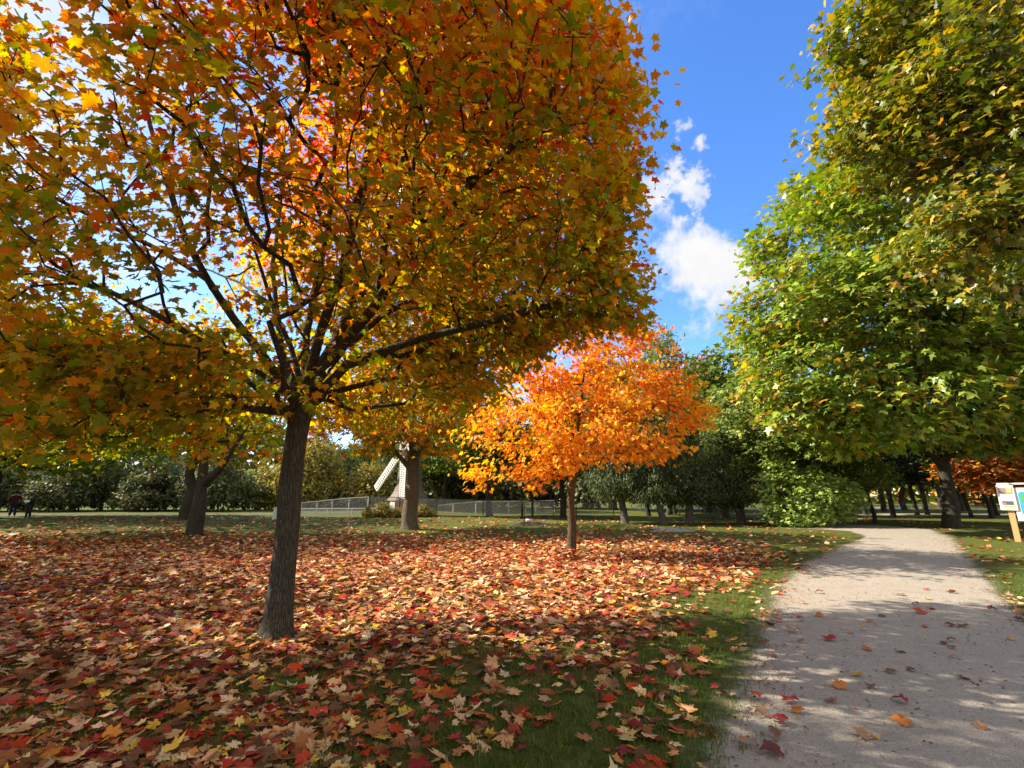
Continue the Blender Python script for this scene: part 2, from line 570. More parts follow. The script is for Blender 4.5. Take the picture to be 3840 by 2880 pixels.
LEAF_HI = fan_template([(0, 0), (.16, -.07), (.43, .04), (.27, .21), (.37, .29), (.63, .47), (.43, .50), (.40, .60), (.21, .47), (.27, .70), (.14, .72), (0, 1.0)])
LEAF_MID = fan_template([(0, 0), (.42, .03), (.26, .24), (.62, .48), (.22, .48), (.20, .72), (0, 1.0)])
LEAF_STAR = fan_template([(0, 0), (.40, .06), (.60, .50), (.22, .50), (0, 1.0)])
LEAF_LOW = (np.array([(0, 0, 0), (.48, .45, -.05), (0, 1, -.16), (-.48, .45, -.05)], float), np.array([(0, 1, 2), (0, 2, 3)]))
LEAF_SPRAY = (np.array([(0, 0, 0), (.17, .35, -.02), (.05, 1, -.16), (-.05, 1, -.16), (-.17, .35, -.02)], float), np.array([(0, 1, 2), (0, 2, 3), (0, 3, 4)]))


def unit(a):
    return a / (np.linalg.norm(a, axis=-1, keepdims=True) + 1e-9)


def leaf_mesh(name, P, D, N, S, cols, tmpl, curl=(0.4, 1.6), rg=rng):
    """One mesh of many leaves: base point P, tip direction D, normal hint N, size S."""
    TV, TF = tmpl
    n, k = len(P), len(TV)
    D = unit(D)
    N = unit(N - D * np.sum(N * D, axis=1, keepdims=True))
    X = np.cross(D, N)
    cz = rg.uniform(curl[0], curl[1], n)[:, None]
    wx = rg.uniform(0.82, 1.12, n)[:, None]
    V = (P[:, None, :] + S[:, None, None] * (X[:, None, :] * (TV[None, :, 0] * wx)[..., None] + D[:, None, :] * TV[None, :, 1, None] + N[:, None, :] * (TV[None, :, 2] * cz)[..., None]))
    F = (np.arange(n)[:, None, None] * k + TF[None]).reshape(-1, TF.shape[1])
    me = raw_mesh(name, V.reshape(-1, 3), [F], smooth=False)
    set_cols(me, np.repeat(np.clip(cols, 0.002, 0.95), k, axis=0))
    return me


def pal(colours, n, weights=None, jit=0.15, rg=rng):
    c = np.array(colours, float)
    i = rg.choice(len(c), n, p=None if weights is None else np.array(weights, float) / np.sum(weights))
    out = c[i] * rg.normal(1, jit, (n, 1))
    return np.clip(out * rg.normal(1, jit * 0.35, (n, 3)), 0.003, 0.95)


# ------------------------------------------------------------------ trees
def grow(trunk, limbs, targets, seg=0.35, bf=0.35, start_h=0.6, rg=rng, arch=0.10, wob=0.05):
    """Skeleton: trunk and limb polylines given, every target joined to the cheapest node (distance plus a share of the path)."""
    pos, par, plen, limb = [], [], [], []

    def add(p, pa, lb):
        pos.append(np.array(p, float))
        par.append(pa)
        plen.append(0.0 if pa < 0 else plen[pa] + float(np.linalg.norm(pos[-1] - pos[pa])))
        limb.append(lb)
        return len(pos) - 1

    prev = -1
    for p in trunk:
        prev = add(p, prev, 0)
    nt = len(pos)
    top = pos[-1]
    lid = 0
    for L in limbs:
        L = [np.array(p, float) for p in L]
        d = [np.linalg.norm(q - L[0]) for q in pos]
        j = int(np.argmin(d))
        if limb[j] == 0:
            lid += 1
            lb = lid
        else:
            lb = limb[j]
        prev = j
        pts = L if d[j] > 0.02 else L[1:]
        last = pos[j]
        for q in pts:
            k = max(1, int(np.linalg.norm(q - last) / seg))
            for s in range(1, k + 1):
                pp = last + (q - last) * s / k
                if s < k:
                    pp = pp + rg.normal(0, wob * 0.10, 3)
                prev = add(pp, prev, lb)
            last = q
    n_lim = len(pos)
    cap = n_lim + len(targets) * 12 + 10
    A = np.zeros((cap, 3))
    PL = np.zeros(cap)
    A[:n_lim] = np.array(pos)
    PL[:n_lim] = np.array(plen)
    h0 = trunk[0][2] + (top[2] - trunk[0][2]) * start_h
    ban = np.zeros(cap)
    for i in range(nt):
        if pos[i][2] < h0:
            ban[i] = 1e6
    n = n_lim
    terms = []
    order = np.argsort(np.linalg.norm(targets - top, axis=1))
    for ti in order:
        t = targets[ti]
        dist = np.linalg.norm(A[:n] - t, axis=1)
        j = int(np.argmin(dist + bf * PL[:n] + ban[:n]))
        d = dist[j]
        k = int(min(10, max(1, d / seg)))
        a = A[j].copy()
        lb = limb[j]
        if lb == 0:
            lid += 1
            lb = lid
        pj = j
        for s in range(1, k + 1):
            f = s / k
            p = a + (t - a) * f
            if s < k:
                p[2] += math.sin(f * math.pi) * arch * d
                p = p + rg.normal(0, wob * min(d, 1.0), 3)
            A[n] = p
            PL[n] = PL[pj] + np.linalg.norm(p - A[pj])
            par.append(pj)
            limb.append(lb)
            pj = n
            n += 1
        terms.append(pj)
    return A[:n].copy(), np.array(par), np.array(limb), np.array(terms), nt


def radii_of(A, par, terms, r_tip, e, nt, trunk_r, limb_max=0.62):
    n = len(A)
    acc = np.zeros(n)
    acc[terms] += r_tip ** e
    for i in range(n - 1, 0, -1):
        if acc[i] == 0:
            acc[i] = r_tip ** e
        if par[i] >= 0:
            acc[par[i]] += acc[i]
    r = acc ** (1 / e)
    r[:nt] = trunk_r
    r[nt:] = np.minimum(r[nt:], trunk_r[-1] * limb_max)
    for i in range(nt, n):
        r[i] = min(r[i], r[par[i]] * 0.97)
    return r


def chains_of(par, r, nt):
    n = len(par)
    kids = [[] for _ in range(n)]
    for i in range(1, n):
        kids[par[i]].append(i)
    out = []
    stack = [(0, -1)]
    while stack:
        s, pa = stack.pop()
        ch = [] if pa < 0 else [pa]
        i = s
        while True:
            ch.append(i)
            if not kids[i]:
                break
            if i < nt - 1:
                m = i + 1
            elif i == nt - 1 and pa < 0:
                m = None
            else:
                m = max(kids[i], key=lambda k: r[k])
            for k in kids[i]:
                if k != m:
                    stack.append((k, i))
            if m is None:
                break
            i = m
        out.append((ch, pa >= 0))
    return out


def wood_arrays(A, r, chain, joined, sides_f):
    P = A[chain]
    rr = r[chain].copy()
    if joined:
        rr[0] = min(rr[0], rr[1] * 1.25)
    return tube_arrays(P, rr, sides_f(rr.max()))


def make_wood(root, A, par, limb, r, nt, mat, trunk_sides=14, limb_min=1e9, flare=None, min_r=0.0, ns=None):
    """Trunk mesh, and every stout limb as a mesh of its own."""
    def sides_f(x):
        return 12 if x > 0.09 else 8 if x > 0.04 else 5 if x > 0.012 else 3
    buckets = {}
    for ch, joined in chains_of(par, r, nt):
        ch = np.array(ch)
        if joined and r[ch[1]] < min_r:
            continue
        if not joined:
            P, rr = A[ch], r[ch]
            # finer rings for the trunk
            tt = np.linspace(0, len(P) - 1, max(8, (ns or 6) * len(P)))
            i0 = np.clip(tt.astype(int), 0, len(P) - 2)
            f = (tt - i0)[:, None]
            f3 = f
            Pm = np.vstack([2 * P[0] - P[1], P, 2 * P[-1] - P[-2]])
            p0, p1, p2, p3 = Pm[i0], Pm[i0 + 1], Pm[i0 + 2], Pm[i0 + 3]
            PP = 0.5 * (2 * p1 + (p2 - p0) * f3 + (2 * p0 - 5 * p1 + 4 * p2 - p3) * f3 ** 2 + (3 * p1 - p0 - 3 * p2 + p3) * f3 ** 3)
            RR = (rr[i0] * (1 - f[:, 0]) + rr[i0 + 1] * f[:, 0])
            z0 = P[0][2]
            r0 = rr[0]
            seed = float(P[0][0] * 3.1 + P[0][1])

            def fl(i, ang, p):
                h = max(0.0, p[2] - z0)
                k = math.exp(-h / (r0 * 0.9)) * (flare or 0.45)
                out = 1 + k * (0.55 + 0.45 * np.cos(ang * 4 + seed + 1.2 * np.sin(ang + seed)))
                lump = np.array([mnoise.noise((math.cos(a) * 1.3 + seed, math.sin(a) * 1.3, p[2] * 1.4)) for a in ang])
                fine = np.array([mnoise.noise((math.cos(a) * 6 + seed, math.sin(a) * 6, p[2] * 2.2)) for a in ang])
                return out + 0.09 * lump + 0.035 * fine
            V, Q, _ = tube_arrays(PP, RR, trunk_sides, fl)
            b = 0
        else:
            V, Q, _ = wood_arrays(A, r, ch, joined, sides_f)
            b = limb[ch[1]]
        buckets.setdefault(b, []).append((V, Q, r[ch].max(), ch))
    big = {}
    for b, lst in buckets.items():
        mx = max(x[2] if b == 0 else r[x[3][1]] for x in lst)
        key = b if (b != 0 and mx > limb_min) else 0
        big.setdefault(key, []).extend(lst)
    for b in sorted(big):
        Vs, Qs, o = [], [], 0
        for V, Q, _, _ in big[b]:
            Vs.append(V)
            Qs.append(Q + o)
            o += len(V)
        me = raw_mesh("trunk" if b == 0 else "limb", np.vstack(Vs), [np.vstack(Qs)])
        link("trunk" if b == 0 else "limb", me, mat, root)


def lobes_sample(lobes, n, rg=rng, shell=0.5, low_cut=None):
    """Points in a union of ellipsoids, most of them towards the outside."""
    C = np.array([l[0] for l in lobes], float)
    Rd = np.array([l[1] for l in lobes], float)
    area = (Rd[:, 0] * Rd[:, 1] + Rd[:, 0] * Rd[:, 2] + Rd[:, 1] * Rd[:, 2])
    i = rg.choice(len(lobes), n, p=area / area.sum())
    d = unit(rg.normal(0, 1, (n, 3)))
    rad = 1 - shell * rg.random(n) ** 1.6
    P = C[i] + d * Rd[i] * rad[:, None]
    return P, i


def leaves_for(clusters, centre, per, spread, size, colfun, tmpl, name, droop=(0.1, 0.9), up=0.55, rg=rng, curl=(0.3, 1.8), lsd=0.18):
    n = len(clusters)
    k = per
    P = np.repeat(clusters, k, axis=0) + rg.normal(0, 1, (n * k, 3)) * np.array(spread)
    out = P - np.array(centre)
    out[:, 2] *= 0.3
    out = unit(out)
    N = len(P)
    D = out * 0.6 + unit(rg.normal(0, 1, (N, 3))) * 0.8
    D[:, 2] = D[:, 2] * 0.5 - rg.uniform(droop[0], droop[1], N)
    Nn = rg.normal(0, up, (N, 3)) + np.array([0, 0, 1.0]) + out * 0.35
    S = size * np.clip(rg.normal(1, lsd, N), 0.5, 1.6)
    cols = colfun(P, np.repeat(np.arange(n), k))
    return leaf_mesh(name, P, D, Nn, S, cols, tmpl, curl, rg)


def cluster_colours(fields, jit=0.16, rg=rng):
    """fields(P)-> (n,m) weights of palette per cluster; the returned function colours leaves cluster by cluster."""
    palette, weight = fields

    def f(P, ci):
        pc = np.array(palette, float)
        nclu = int(ci.max()) + 1
        first = np.searchsorted(ci, np.arange(nclu))
        W = weight(P[first])
        W = np.clip(W, 0, None)
        W = W / W.sum(1, keepdims=True)
        cum = np.cumsum(W, 1)
        u = rg.random(nclu)[:, None]
        main = (u > cum).sum(1).clip(0, len(pc) - 1)
        Wl = W[ci]
        ul = rg.random(len(P))[:, None]
        own = (ul > np.cumsum(Wl, 1)).sum(1).clip(0, len(pc) - 1)
        use = np.where(rg.random(len(P)) < 0.62, main[ci], own)
        c = pc[use]
        mixf = rg.random((len(P), 1)) * 0.35
        c = c * (1 - mixf) + pc[own] * mixf
        return np.clip(c * rg.normal(1, jit, (len(P), 1)), 0.004, 0.95)
    return f


def path_pts(*pp):
    return [at(*p) for p in pp]


# palettes (real leaf colours)
C_GREEN = (0.105, 0.165, 0.012)
C_OLIVE = (0.21, 0.21, 0.018)
C_YEL = (0.60, 0.38, 0.03)
C_OCHRE = (0.50, 0.25, 0.018)
C_ORANGE = (0.66, 0.20, 0.012)
C_RED = (0.52, 0.060, 0.018)
C_DKRED = (0.26, 0.028, 0.016)
C_LGREEN = (0.23, 0.29, 0.025)
C_BROWN = (0.23, 0.10, 0.03)


def thicken(A, r, limbs, nt, first_of):
    """The main limbs are stout to well above the fork."""
    for pl in limbs:
        first = first_of(pl)
        pl = np.array(pl)
        seglen = np.r_[0, np.cumsum(np.linalg.norm(np.diff(pl, axis=0), axis=1))]
        for a_, c_, l0, l1 in zip(pl[:-1], pl[1:], seglen[:-1], seglen[1:]):
            ab = c_ - a_
            t_ = np.clip(((A - a_) @ ab) / (ab @ ab), 0, 1)
            dd = np.linalg.norm(A - (a_ + t_[:, None] * ab), axis=1)
            want = first * (1 - 0.86 * (l0 + t_ * (l1 - l0)) / seglen[-1])
            near = (dd < 0.06) & (np.arange(len(A)) >= nt)
            r[near] = np.maximum(r[near], want[near])


# ---- the big maple beside the path
def big_maple():
    rg = np.random.default_rng(11)
    b = gnd(1035, 2395)
    Y0 = b[1]
    root = empty("maple_tree", b)
    tag(root, "large maple with dark grey trunk and huge orange to green crown", "tree")
    tr = [b + np.array([0, 0, -0.06]), at(1058, 2200, Y0), at(1075, 2000, Y0), at(1092, 1800, Y0), at(1112, 1640, Y0), at(1128, 1540, Y0), at(1138, 1480, Y0)]
    trr = np.array([0.165, 0.140, 0.130, 0.126, 0.124, 0.142, 0.132])
    L = [
        [at(1128, 1540, Y0), at(1000, 1350, Y0 - .2), at(880, 1200, Y0 - .4), at(780, 1050, Y0 - .55), at(690, 880, Y0 - .7), at(600, 600, Y0 - .9), at(520, 300, Y0 - 1.0), at(440, 0, Y0 - 1.0)],
        [at(1130, 1510, Y0), at(1055, 1320, Y0 + .3), at(1035, 1150, Y0 + .5), at(1020, 1000, Y0 + .7), at(1050, 800, Y0 + .9), at(1070, 500, Y0 + 1.0)],
        [at(1136, 1480, Y0), at(1090, 1300, Y0 + .2), at(1030, 1170, Y0 + .1), at(960, 950, Y0 - .1), at(900, 700, Y0 - .2)],
        [at(1138, 1480, Y0), at(1150, 1250, Y0 + .15), at(1190, 1050, Y0 + .2), at(1230, 850, Y0 + .2), at(1260, 500, Y0 + .1), at(1270, 50, Y0)],
        [at(1138, 1480, Y0), at(1200, 1250, Y0 - .2), at(1285, 1010, Y0 - .5), at(1330, 800, Y0 - .8), at(1400, 480, Y0 - 1.1), at(1440, 100, Y0 - 1.3)],
        [at(1138, 1480, Y0), at(1265, 1270, Y0 + .5), at(1330, 1120, Y0 + .9), at(1345, 900, Y0 + 1.2), at(1380, 600, Y0 + 1.6)],
        [at(1132, 1500, Y0), at(1290, 1290, Y0 - .2), at(1420, 1130, Y0 - .5), at(1490, 1000, Y0 - .7), at(1640, 830, Y0 - 1.0), at(1800, 650, Y0 - 1.3), at(2050, 450, Y0 - 1.5)],
        [at(1420, 1130, Y0 - .5), at(1440, 900, Y0 - .6), at(1500, 650, Y0 - .7), at(1560, 350, Y0 - .9)],
        [at(1128, 1540, Y0), at(1300, 1370, Y0 - .1), at(1500, 1295, Y0 - .4), at(1640, 1255, Y0 - .6), at(1900, 1190, Y0 - .8), at(2150, 1120, Y0 - .8)],
        [at(1128, 1540, Y0), at(1040, 1440, Y0 - .2), at(900, 1355, Y0 - .6), at(720, 1260, Y0 - .9), at(560, 1165, Y0 - 1.1), at(390, 1085, Y0 - 1.2), at(50, 1010, Y0 - 1.2)],
        [at(780, 1050, Y0 - .55), at(620, 950, Y0 - .6), at(420, 850, Y0 - .7), at(200, 740, Y0 - .8), at(-60, 650, Y0 - .8)],
        [at(1330, 1120, Y0 + .9), at(1560, 1020, Y0 + 1.4), at(1820, 940, Y0 + 1.8), at(2100, 900, Y0 + 2.0)],
        [at(1035, 1150, Y0 + .5), at(900, 1060, Y0 + 1.2), at(700, 980, Y0 + 1.9), at(520, 920, Y0 + 2.3)],
        [at(1128, 1540, Y0), at(1250, 1470, Y0 + .4), at(1450, 1420, Y0 + 1.0), at(1650, 1400, Y0 + 1.6)],
    ]
    cx, cy = tr[-1][0] + 0.15, tr[-1][1]
    # crown: broad barrel with rounded top and a skirt of low branches on the left
    n = 7000
    P = []
    while len(P) < n:
        d = unit(rg.normal(0, 1, (4000, 3)))
        rad = 1 - 0.62 * rg.random(4000) ** 1.5
        q = d * rad[:, None]
        e = (np.abs(q) ** 2.6).sum(1) ** (1 / 2.6)
        q = q / np.maximum(1.0, e / rad)[:, None] if False else q * (np.linalg.norm(q, axis=1) / np.maximum(e, 1e-6))[:, None] * 0.93
        bn = np.array([mnoise.noise(tuple(v * 2.1)) for v in d])
        q = q * (1 + 0.17 * bn)[:, None]
        p = np.stack([cx + q[:, 0] * 4.3, cy + q[:, 1] * 4.35, 6.2 + q[:, 2] * 4.0], 1)
        dx = p[:, 0] - cx
        dy = p[:, 1] - cy
        low = np.where(dx > 0, 2.50 + 0.20 * dx, 2.40)
        # the underside rises towards the viewer's side, so the limbs stand open to view
        slope = np.interp(dx, [-2.4, -1.3, 1.6, 3.0], [0.0, 0.26, 0.30, 0.28])
        low = low + slope * np.clip(-dy - 0.3, 0, 4)
        nzv = np.array([mnoise.noise((x * 0.9, y * 0.9, z * 1.3)) for x, y, z in p])
        nz2 = np.array([mnoise.noise((x * 0.35 + 9, y * 0.35, z * 0.35)) for x, y, z in p])
        keep = (p[:, 2] > low) & (nzv > np.where(dx > 0.3, -0.24, -0.14))
        # airier towards the left where the sky shows through
        keep &= ~((dx < -0.6) & (p[:, 2] > 3.9) & (nz2 + rg.normal(0, .16, len(p)) < 0.16))
        # bare inner crown round the fork and the limbs
        rr = np.hypot(dx, dy)
        keep &= ~((rr < 1.0 + 0.28 * (p[:, 2] - 2.6)) & (p[:, 2] < 7.0) & (rg.random(len(p)) < 0.62))
        keep &= ~((rr < 1.1) & (dy < .2) & (p[:, 2] < 4.6))
        keep &= ~((dy > 1.7 + 0.55 * np.clip(p[:, 2] - 3.0, 0, 5)) & (p[:, 2] < 6.0))
        # do not hang in front of the lens
        keep &= np.linalg.norm(p - EYE, axis=1) > 2.3
        P.extend(p[keep])
    P = np.array(P[:n])
    # a tuft of low leaves round the fork, and the drooping ones by the trunk
    tuft = np.vstack([at(px, py, Y0 + dy) for px, py, dy in [(1040, 1490, -.5), (1120, 1500, -.6), (1180, 1450, -.6), (1010, 1560, -.4), (1220, 1480, -.4), (1080, 1440, -.5), (1000, 1500, .2),
                      (730, 1560, -.4), (760, 1640, -.3), (690, 1600, -.3), (800, 1700, -.2), (700, 1690, -.3), (980, 1640, .2), (300, 1560, -.5), (250, 1480, -.6), (400, 1500, -.5), (1320, 1540, .2), (1420, 1520, .6), (60, 1520, -.5), (20, 1610, -.6), (120, 1430, -.6), (270, 1530, -.6)]])
    for (px, py, dy, rx, rz_, nn) in [(2240, 1100, -.3, .5, .30, 70), (2150, 1180, -.4, .6, .25, 70), (1950, 1270, -.3, .6, .25, 70), (2260, 900, -.4, .4, .4, 50), (2320, 1190, .1, .35, .16, 26), (1700, 1350, .4, .6, .25, 60), (1850, 1210, .8, .6, .3, 60), (2250, 1010, .6, .6, .4, 60), (2270, 700, -.3, .35, .5, 50), (2310, 400, -.6, .3, .5, 40)]:
        c_ = at(px, py, Y0 + dy)
        P = np.vstack([P, c_ + unit(rg.normal(0, 1, (nn, 3))) * rg.random((nn, 1)) ** .5 * np.array([rx, rx, rz_])])
    for (px, py, Yq) in [(80, 1350, 4.1), (250, 1400, 4.0), (420, 1420, 4.2), (600, 1450, 4.4), (150, 1500, 4.0), (350, 1530, 4.2), (20, 1580, 4.0), (300, 1300, 4.2), (500, 1340, 4.3), (120, 1250, 4.1), (-80, 1450, 4.0), (700, 1530, 4.6), (520, 1560, 4.4), (820, 1480, 4.8), (640, 1380, 4.5), (-60, 1300, 4.1), (200, 1600, 4.1)]:
        P = np.vstack([P, at(px, py, Yq) + unit(rg.normal(0, 1, (9, 3))) * rg.random((9, 1)) ** .5 * np.array([.42, .5, .26])])
    P = np.vstack([P, tuft, tuft + rg.normal(0, .12, tuft.shape)])
    A, par, lb, terms, nt = grow(tr, L, P, seg=0.22, bf=0.30, start_h=0.85, rg=rg, arch=-0.06, wob=0.04)
    r = radii_of(A, par, terms, 0.0033, 2.25, nt, trr, 0.60)
    thicken(A, r, L, nt, lambda pl: [.060, .056, .046, .046, .050, .050, .054, .028, .032, .030, .026, .028, .028, .026][[id(x) for x in L].index(id(pl))])
    off = b
    make_wood(root, A - off, par, lb, r, nt, M["bark"], trunk_sides=40, limb_min=0.022, flare=0.75, ns=14)

    def wts(p):
        h = np.clip((p[:, 2] - 2.7) / 5.2, 0, 1)
        nz = np.array([mnoise.noise((x * .5, y * .5, z * .5 + 4)) for x, y, z in p])
        hot = np.clip(h * 1.05 - .05 + nz * 0.5, 0, 1.2)
        dx = np.clip((p[:, 0] + off[0] - cx) / 4, -1, 1)
        rim = np.clip(np.hypot(p[:, 0] + off[0] - cx, p[:, 1] + off[1] - cy) / 4.3, 0, 1)
        return np.stack([1.9 * (1 - hot.clip(0, 1)) ** 1.8 * (1.25 - .3 * rim) + .015, 1.6 * (1 - hot.clip(0, 1)) ** 1.2 + .05, 0.55 * np.ones(len(p)), 0.85 + 0.25 * dx + 0 * h, 0.34 + 0.70 * hot, 0.03 + 1.0 * hot.clip(0, 1.2) ** 2.0, 0.01 + 0.10 * hot ** 3], 1)
    cf = cluster_colours(([(0.16, 0.20, 0.014), (0.33, 0.27, 0.018), C_YEL, C_OCHRE, C_ORANGE, C_RED, C_DKRED], wts), 0.11, rg)
    me = leaves_for(P - off, np.array([cx, cy, 5.5]) - off, 10, (0.16, 0.16, 0.085), 0.090, cf, LEAF_HI, "crown", (0.0, 0.9), 0.55, rg)
    link("crown", me, M["leaf_thin"], root)
    return root


def lobed_tree(name, label, base, lean_top, trunk_r, lobes, n_clu, per, spread, size, palette, wfun, tmpl, bark, seed, group=None, limbs=(), droop=(0.1, 0.9), up=0.55,
               shell=0.55, seg=0.5, start_h=0.7, mat="leaf", trunk_mid=None, limb_min=1e9, min_r=0.006, cat="tree", flare=0.30, holes=-0.35, hole_s=0.55, bf=0.35, tip=0.006, arch=0.08, low=None, extra=None, limb_r=None):
    rg = np.random.default_rng(seed)
    base = np.array(base, float)
    root = empty(name, base)
    tag(root, label, cat, group)
    top = np.array(lean_top, float)
    mids = trunk_mid or [base + (top - base) * f + np.array([rg.normal(0, trunk_r * .25), rg.normal(0, trunk_r * .25), 0]) for f in (0.25, 0.5, 0.75)]
    tr = [base + np.array([0, 0, -0.05])] + [np.array(m, float) for m in mids] + [top]
    trr = trunk_r * np.array([1.06] + list(np.linspace(1.0, 0.8, len(mids))) + [0.75])
    P, li = lobes_sample(lobes, int(n_clu * 1.5), rg, shell)
    nzv = np.array([mnoise.noise((x * hole_s + seed, y * hole_s, z * hole_s * 1.3)) for x, y, z in P])
    keep = nzv > holes
    if low is not None:
        keep &= P[:, 2] > low
    P = P[keep][:n_clu]
    if extra is not None:
        P = np.vstack([P, extra])
    A, par, lb, terms, nt = grow(tr, limbs, P, seg=seg, bf=bf, start_h=start_h, rg=rg, arch=arch, wob=0.06)
    r = radii_of(A, par, terms, tip, 2.3, nt, trr, 0.62)
    if limb_r:
        thicken(A, r, limbs, nt, lambda pl: limb_r)
    make_wood(root, A - base, par, lb, r, nt, M[bark], trunk_sides=18, limb_min=limb_min, flare=flare, min_r=min_r, ns=6)
    centre = np.mean([l[0] for l in lobes], axis=0)
    cf = cluster_colours((palette, lambda p: wfun(p + base)), 0.17, rg)
    me = leaves_for(P - base, centre - base, per, spread, size, cf, tmpl, "crown", droop, up, rg)
    link("crown", me, M[mat], root)
    return root


def const_w(*ws):
    a = np.array(ws, float)
    return lambda p: np.tile(a, (len(p), 1))


def lob(px, py, Y, rpx, rpz=None, rdep=None):
    """Ellipsoid round the point seen at (px,py) at distance Y, radii given in photo pixels (across, up) and metres (depth)."""
    c = at(px, py, Y)
    k = Y / (cp * FOC)
    rx = rpx * k
    rz = (rpz or rpx) * k
    return (c, (rx, rdep or rx, rz))


big_maple()

# ---- orange maple in the middle of the lawn
b = gnd(2143, 2068)
Yd = b[1]
lobes = [lob(2180, 1420, Yd, 300, 190), lob(2330, 1350, Yd + .3, 210, 120), lob(2060, 1340, Yd + .5, 200, 130), lob(1950, 1600, Yd - .4, 190, 120), lob(2440, 1560, Yd + .2, 200, 120),
         lob(2500, 1420, Yd + .6, 120, 100), lob(1850, 1760, Yd - .8, 110, 70), lob(2100, 1720, Yd - 1.0, 150, 60), lob(2360, 1670, Yd - .8, 180, 70), lob(2200, 1560, Yd - 1.6, 240, 120), lob(2180, 1530, Yd + 1.8, 300, 150),
         lob(2120, 1235, Yd + .3, 110, 60), lob(2250, 1215, Yd + .3, 80, 40), lob(2390, 1270, Yd + .1, 70, 60), lob(2560, 1560, Yd, 110, 60), lob(1760, 1620, Yd + .2, 60, 60), lob(1990, 1790, Yd - .9, 80, 45), lob(2480, 1690, Yd - .4, 120, 40)]


def wts_or(p):
    nz = np.array([mnoise.noise((x * .55, y * .55, z * .7 + 2)) for x, y, z in p])
    h = np.clip((p[:, 2] - 2.2) / 4.5 + nz * .9, 0, 1.3)
    return np.stack([0.95 - .45 * h.clip(0, 1), 0.35 + 0 * h, 1.0 + .2 * h, 0.08 + .75 * h ** 2, 0.06 + 0 * h], 1)


fork = at(2150, 1760, Yd)
lobed_tree("maple_tree", "young maple with bright orange crown and slender trunk standing on the open leaf-strewn lawn", b, at(2152, 1700, Yd), 0.125, lobes, 1900, 9, (0.18, 0.18, 0.08), 0.128,
           [(0.86, 0.48, 0.04), (0.62, 0.28, 0.018), (0.90, 0.36, 0.028), (0.80, 0.15, 0.04), (0.36, .35, .03)], wts_or, LEAF_MID, "bark_brown", 21, mat="leaf_bright", tip=0.004, seg=0.3, start_h=0.72, limb_min=0.018, holes=-0.02, hole_s=1.0, min_r=0.003, limb_r=.05,
           limbs=[[at(2148, 1800, Yd), at(2105, 1720, Yd - .1), at(2060, 1600, Yd - .2), at(1990, 1480, Yd - .3)], [at(2152, 1700, Yd), at(2175, 1560, Yd), at(2190, 1400, Yd), at(2195, 1260, Yd)],
                  [at(2150, 1770, Yd), at(2230, 1700, Yd - .2), at(2340, 1630, Yd - .3)], [at(2152, 1710, Yd), at(2260, 1550, Yd + .4), at(2350, 1400, Yd + .6)]])

# ---- yellow maple in front of the windmill
b = gnd(1538, 1985)
Yc = b[1]
lobes = [lob(1560, 1450, Yc, 300, 190), lob(1330, 1480, Yc + .5, 190, 130), lob(1760, 1440, Yc + .5, 180, 130), lob(1500, 1210, Yc, 260, 160), lob(1400, 1640, Yc - 1.5, 130, 60), lob(1660, 1650, Yc - 1.5, 110, 60), lob(1620, 1180, Yc, 200, 130), lob(1540, 1580, Yc - 2.5, 200, 70), lob(1540, 1480, Yc + 2.5, 300, 160), lob(1250, 1560, Yc - .5, 100, 60)]
lobed_tree("maple_tree", "golden yellow and green maple with stout forked trunk standing in front of the windmill", b, at(1548, 1700, Yc), 0.34, lobes, 1100, 9, (0.36, 0.36, 0.16), 0.24,
           [C_YEL, C_LGREEN, C_OCHRE, C_ORANGE], const_w(1.0, .75, .7, .45), LEAF_STAR, "bark_light", 31, limb_r=.13, limbs=[[at(1540, 1760, Yc), at(1480, 1690, Yc - .3), at(1430, 1630, Yc - .6), at(1340, 1580, Yc - .8)], [at(1545, 1740, Yc), at(1600, 1660, Yc), at(1650, 1560, Yc)], [at(1548, 1700, Yc), at(1530, 1560, Yc + .2), at(1520, 1350, Yc + .3)]], tip=0.009, seg=0.5, limb_min=0.06, holes=-0.25, start_h=0.75)

# ---- the twin trunks on the left
b = gnd(728, 2008)
Yb = b[1]
lobes = [lob(620, 1440, Yb, 420, 160), lob(350, 1500, Yb + .5, 330, 150), lob(900, 1500, Yb + .5, 230, 170), lob(520, 1330, Yb, 330, 130), lob(850, 1340, Yb, 250, 130), lob(180, 1650, Yb + 1.5, 260, 90), lob(640, 1600, Yb + 3, 300, 90)]
lobed_tree("maple_tree", "dark forked maple with yellow-green leaves left of the large maple's trunk", b, at(757, 1815, Yb), 0.27, lobes, 1000, 9, (0.34, 0.34, 0.16), 0.22,
           [C_YEL, C_LGREEN, C_GREEN, C_OLIVE], const_w(.7, .9, .8, .7), LEAF_STAR, "bark_dark", 41, trunk_mid=[at(742, 1920, Yb), at(750, 1860, Yb)], limb_r=.19,
           limbs=[[at(757, 1815, Yb), at(810, 1775, Yb - .3), at(865, 1700, Yb - .5), at(930, 1600, Yb - .6)], [at(757, 1815, Yb), at(765, 1720, Yb), at(770, 1600, Yb), at(700, 1450, Yb)]], tip=0.009, holes=-0.30, limb_min=0.08)
b = gnd(694, 1948)
Yb2 = b[1]
lobes = [lob(700, 1480, Yb2, 330, 170), lob(480, 1560, Yb2 + 1, 220, 130), lob(880, 1600, Yb2 + 1, 190, 140), lob(650, 1420, Yb2, 300, 120)]
lobed_tree("maple_tree", "dark leaning tree behind the forked maple, its trunk half hidden", b, at(735, 1720, Yb2), 0.33, lobes, 700, 9, (0.5, 0.5, 0.25), 0.34,
           [C_GREEN, C_LGREEN, C_YEL], const_w(1.0, .7, .4), LEAF_LOW, "bark_dark", 42, tip=0.012, seg=0.7, mat="leaf_far")

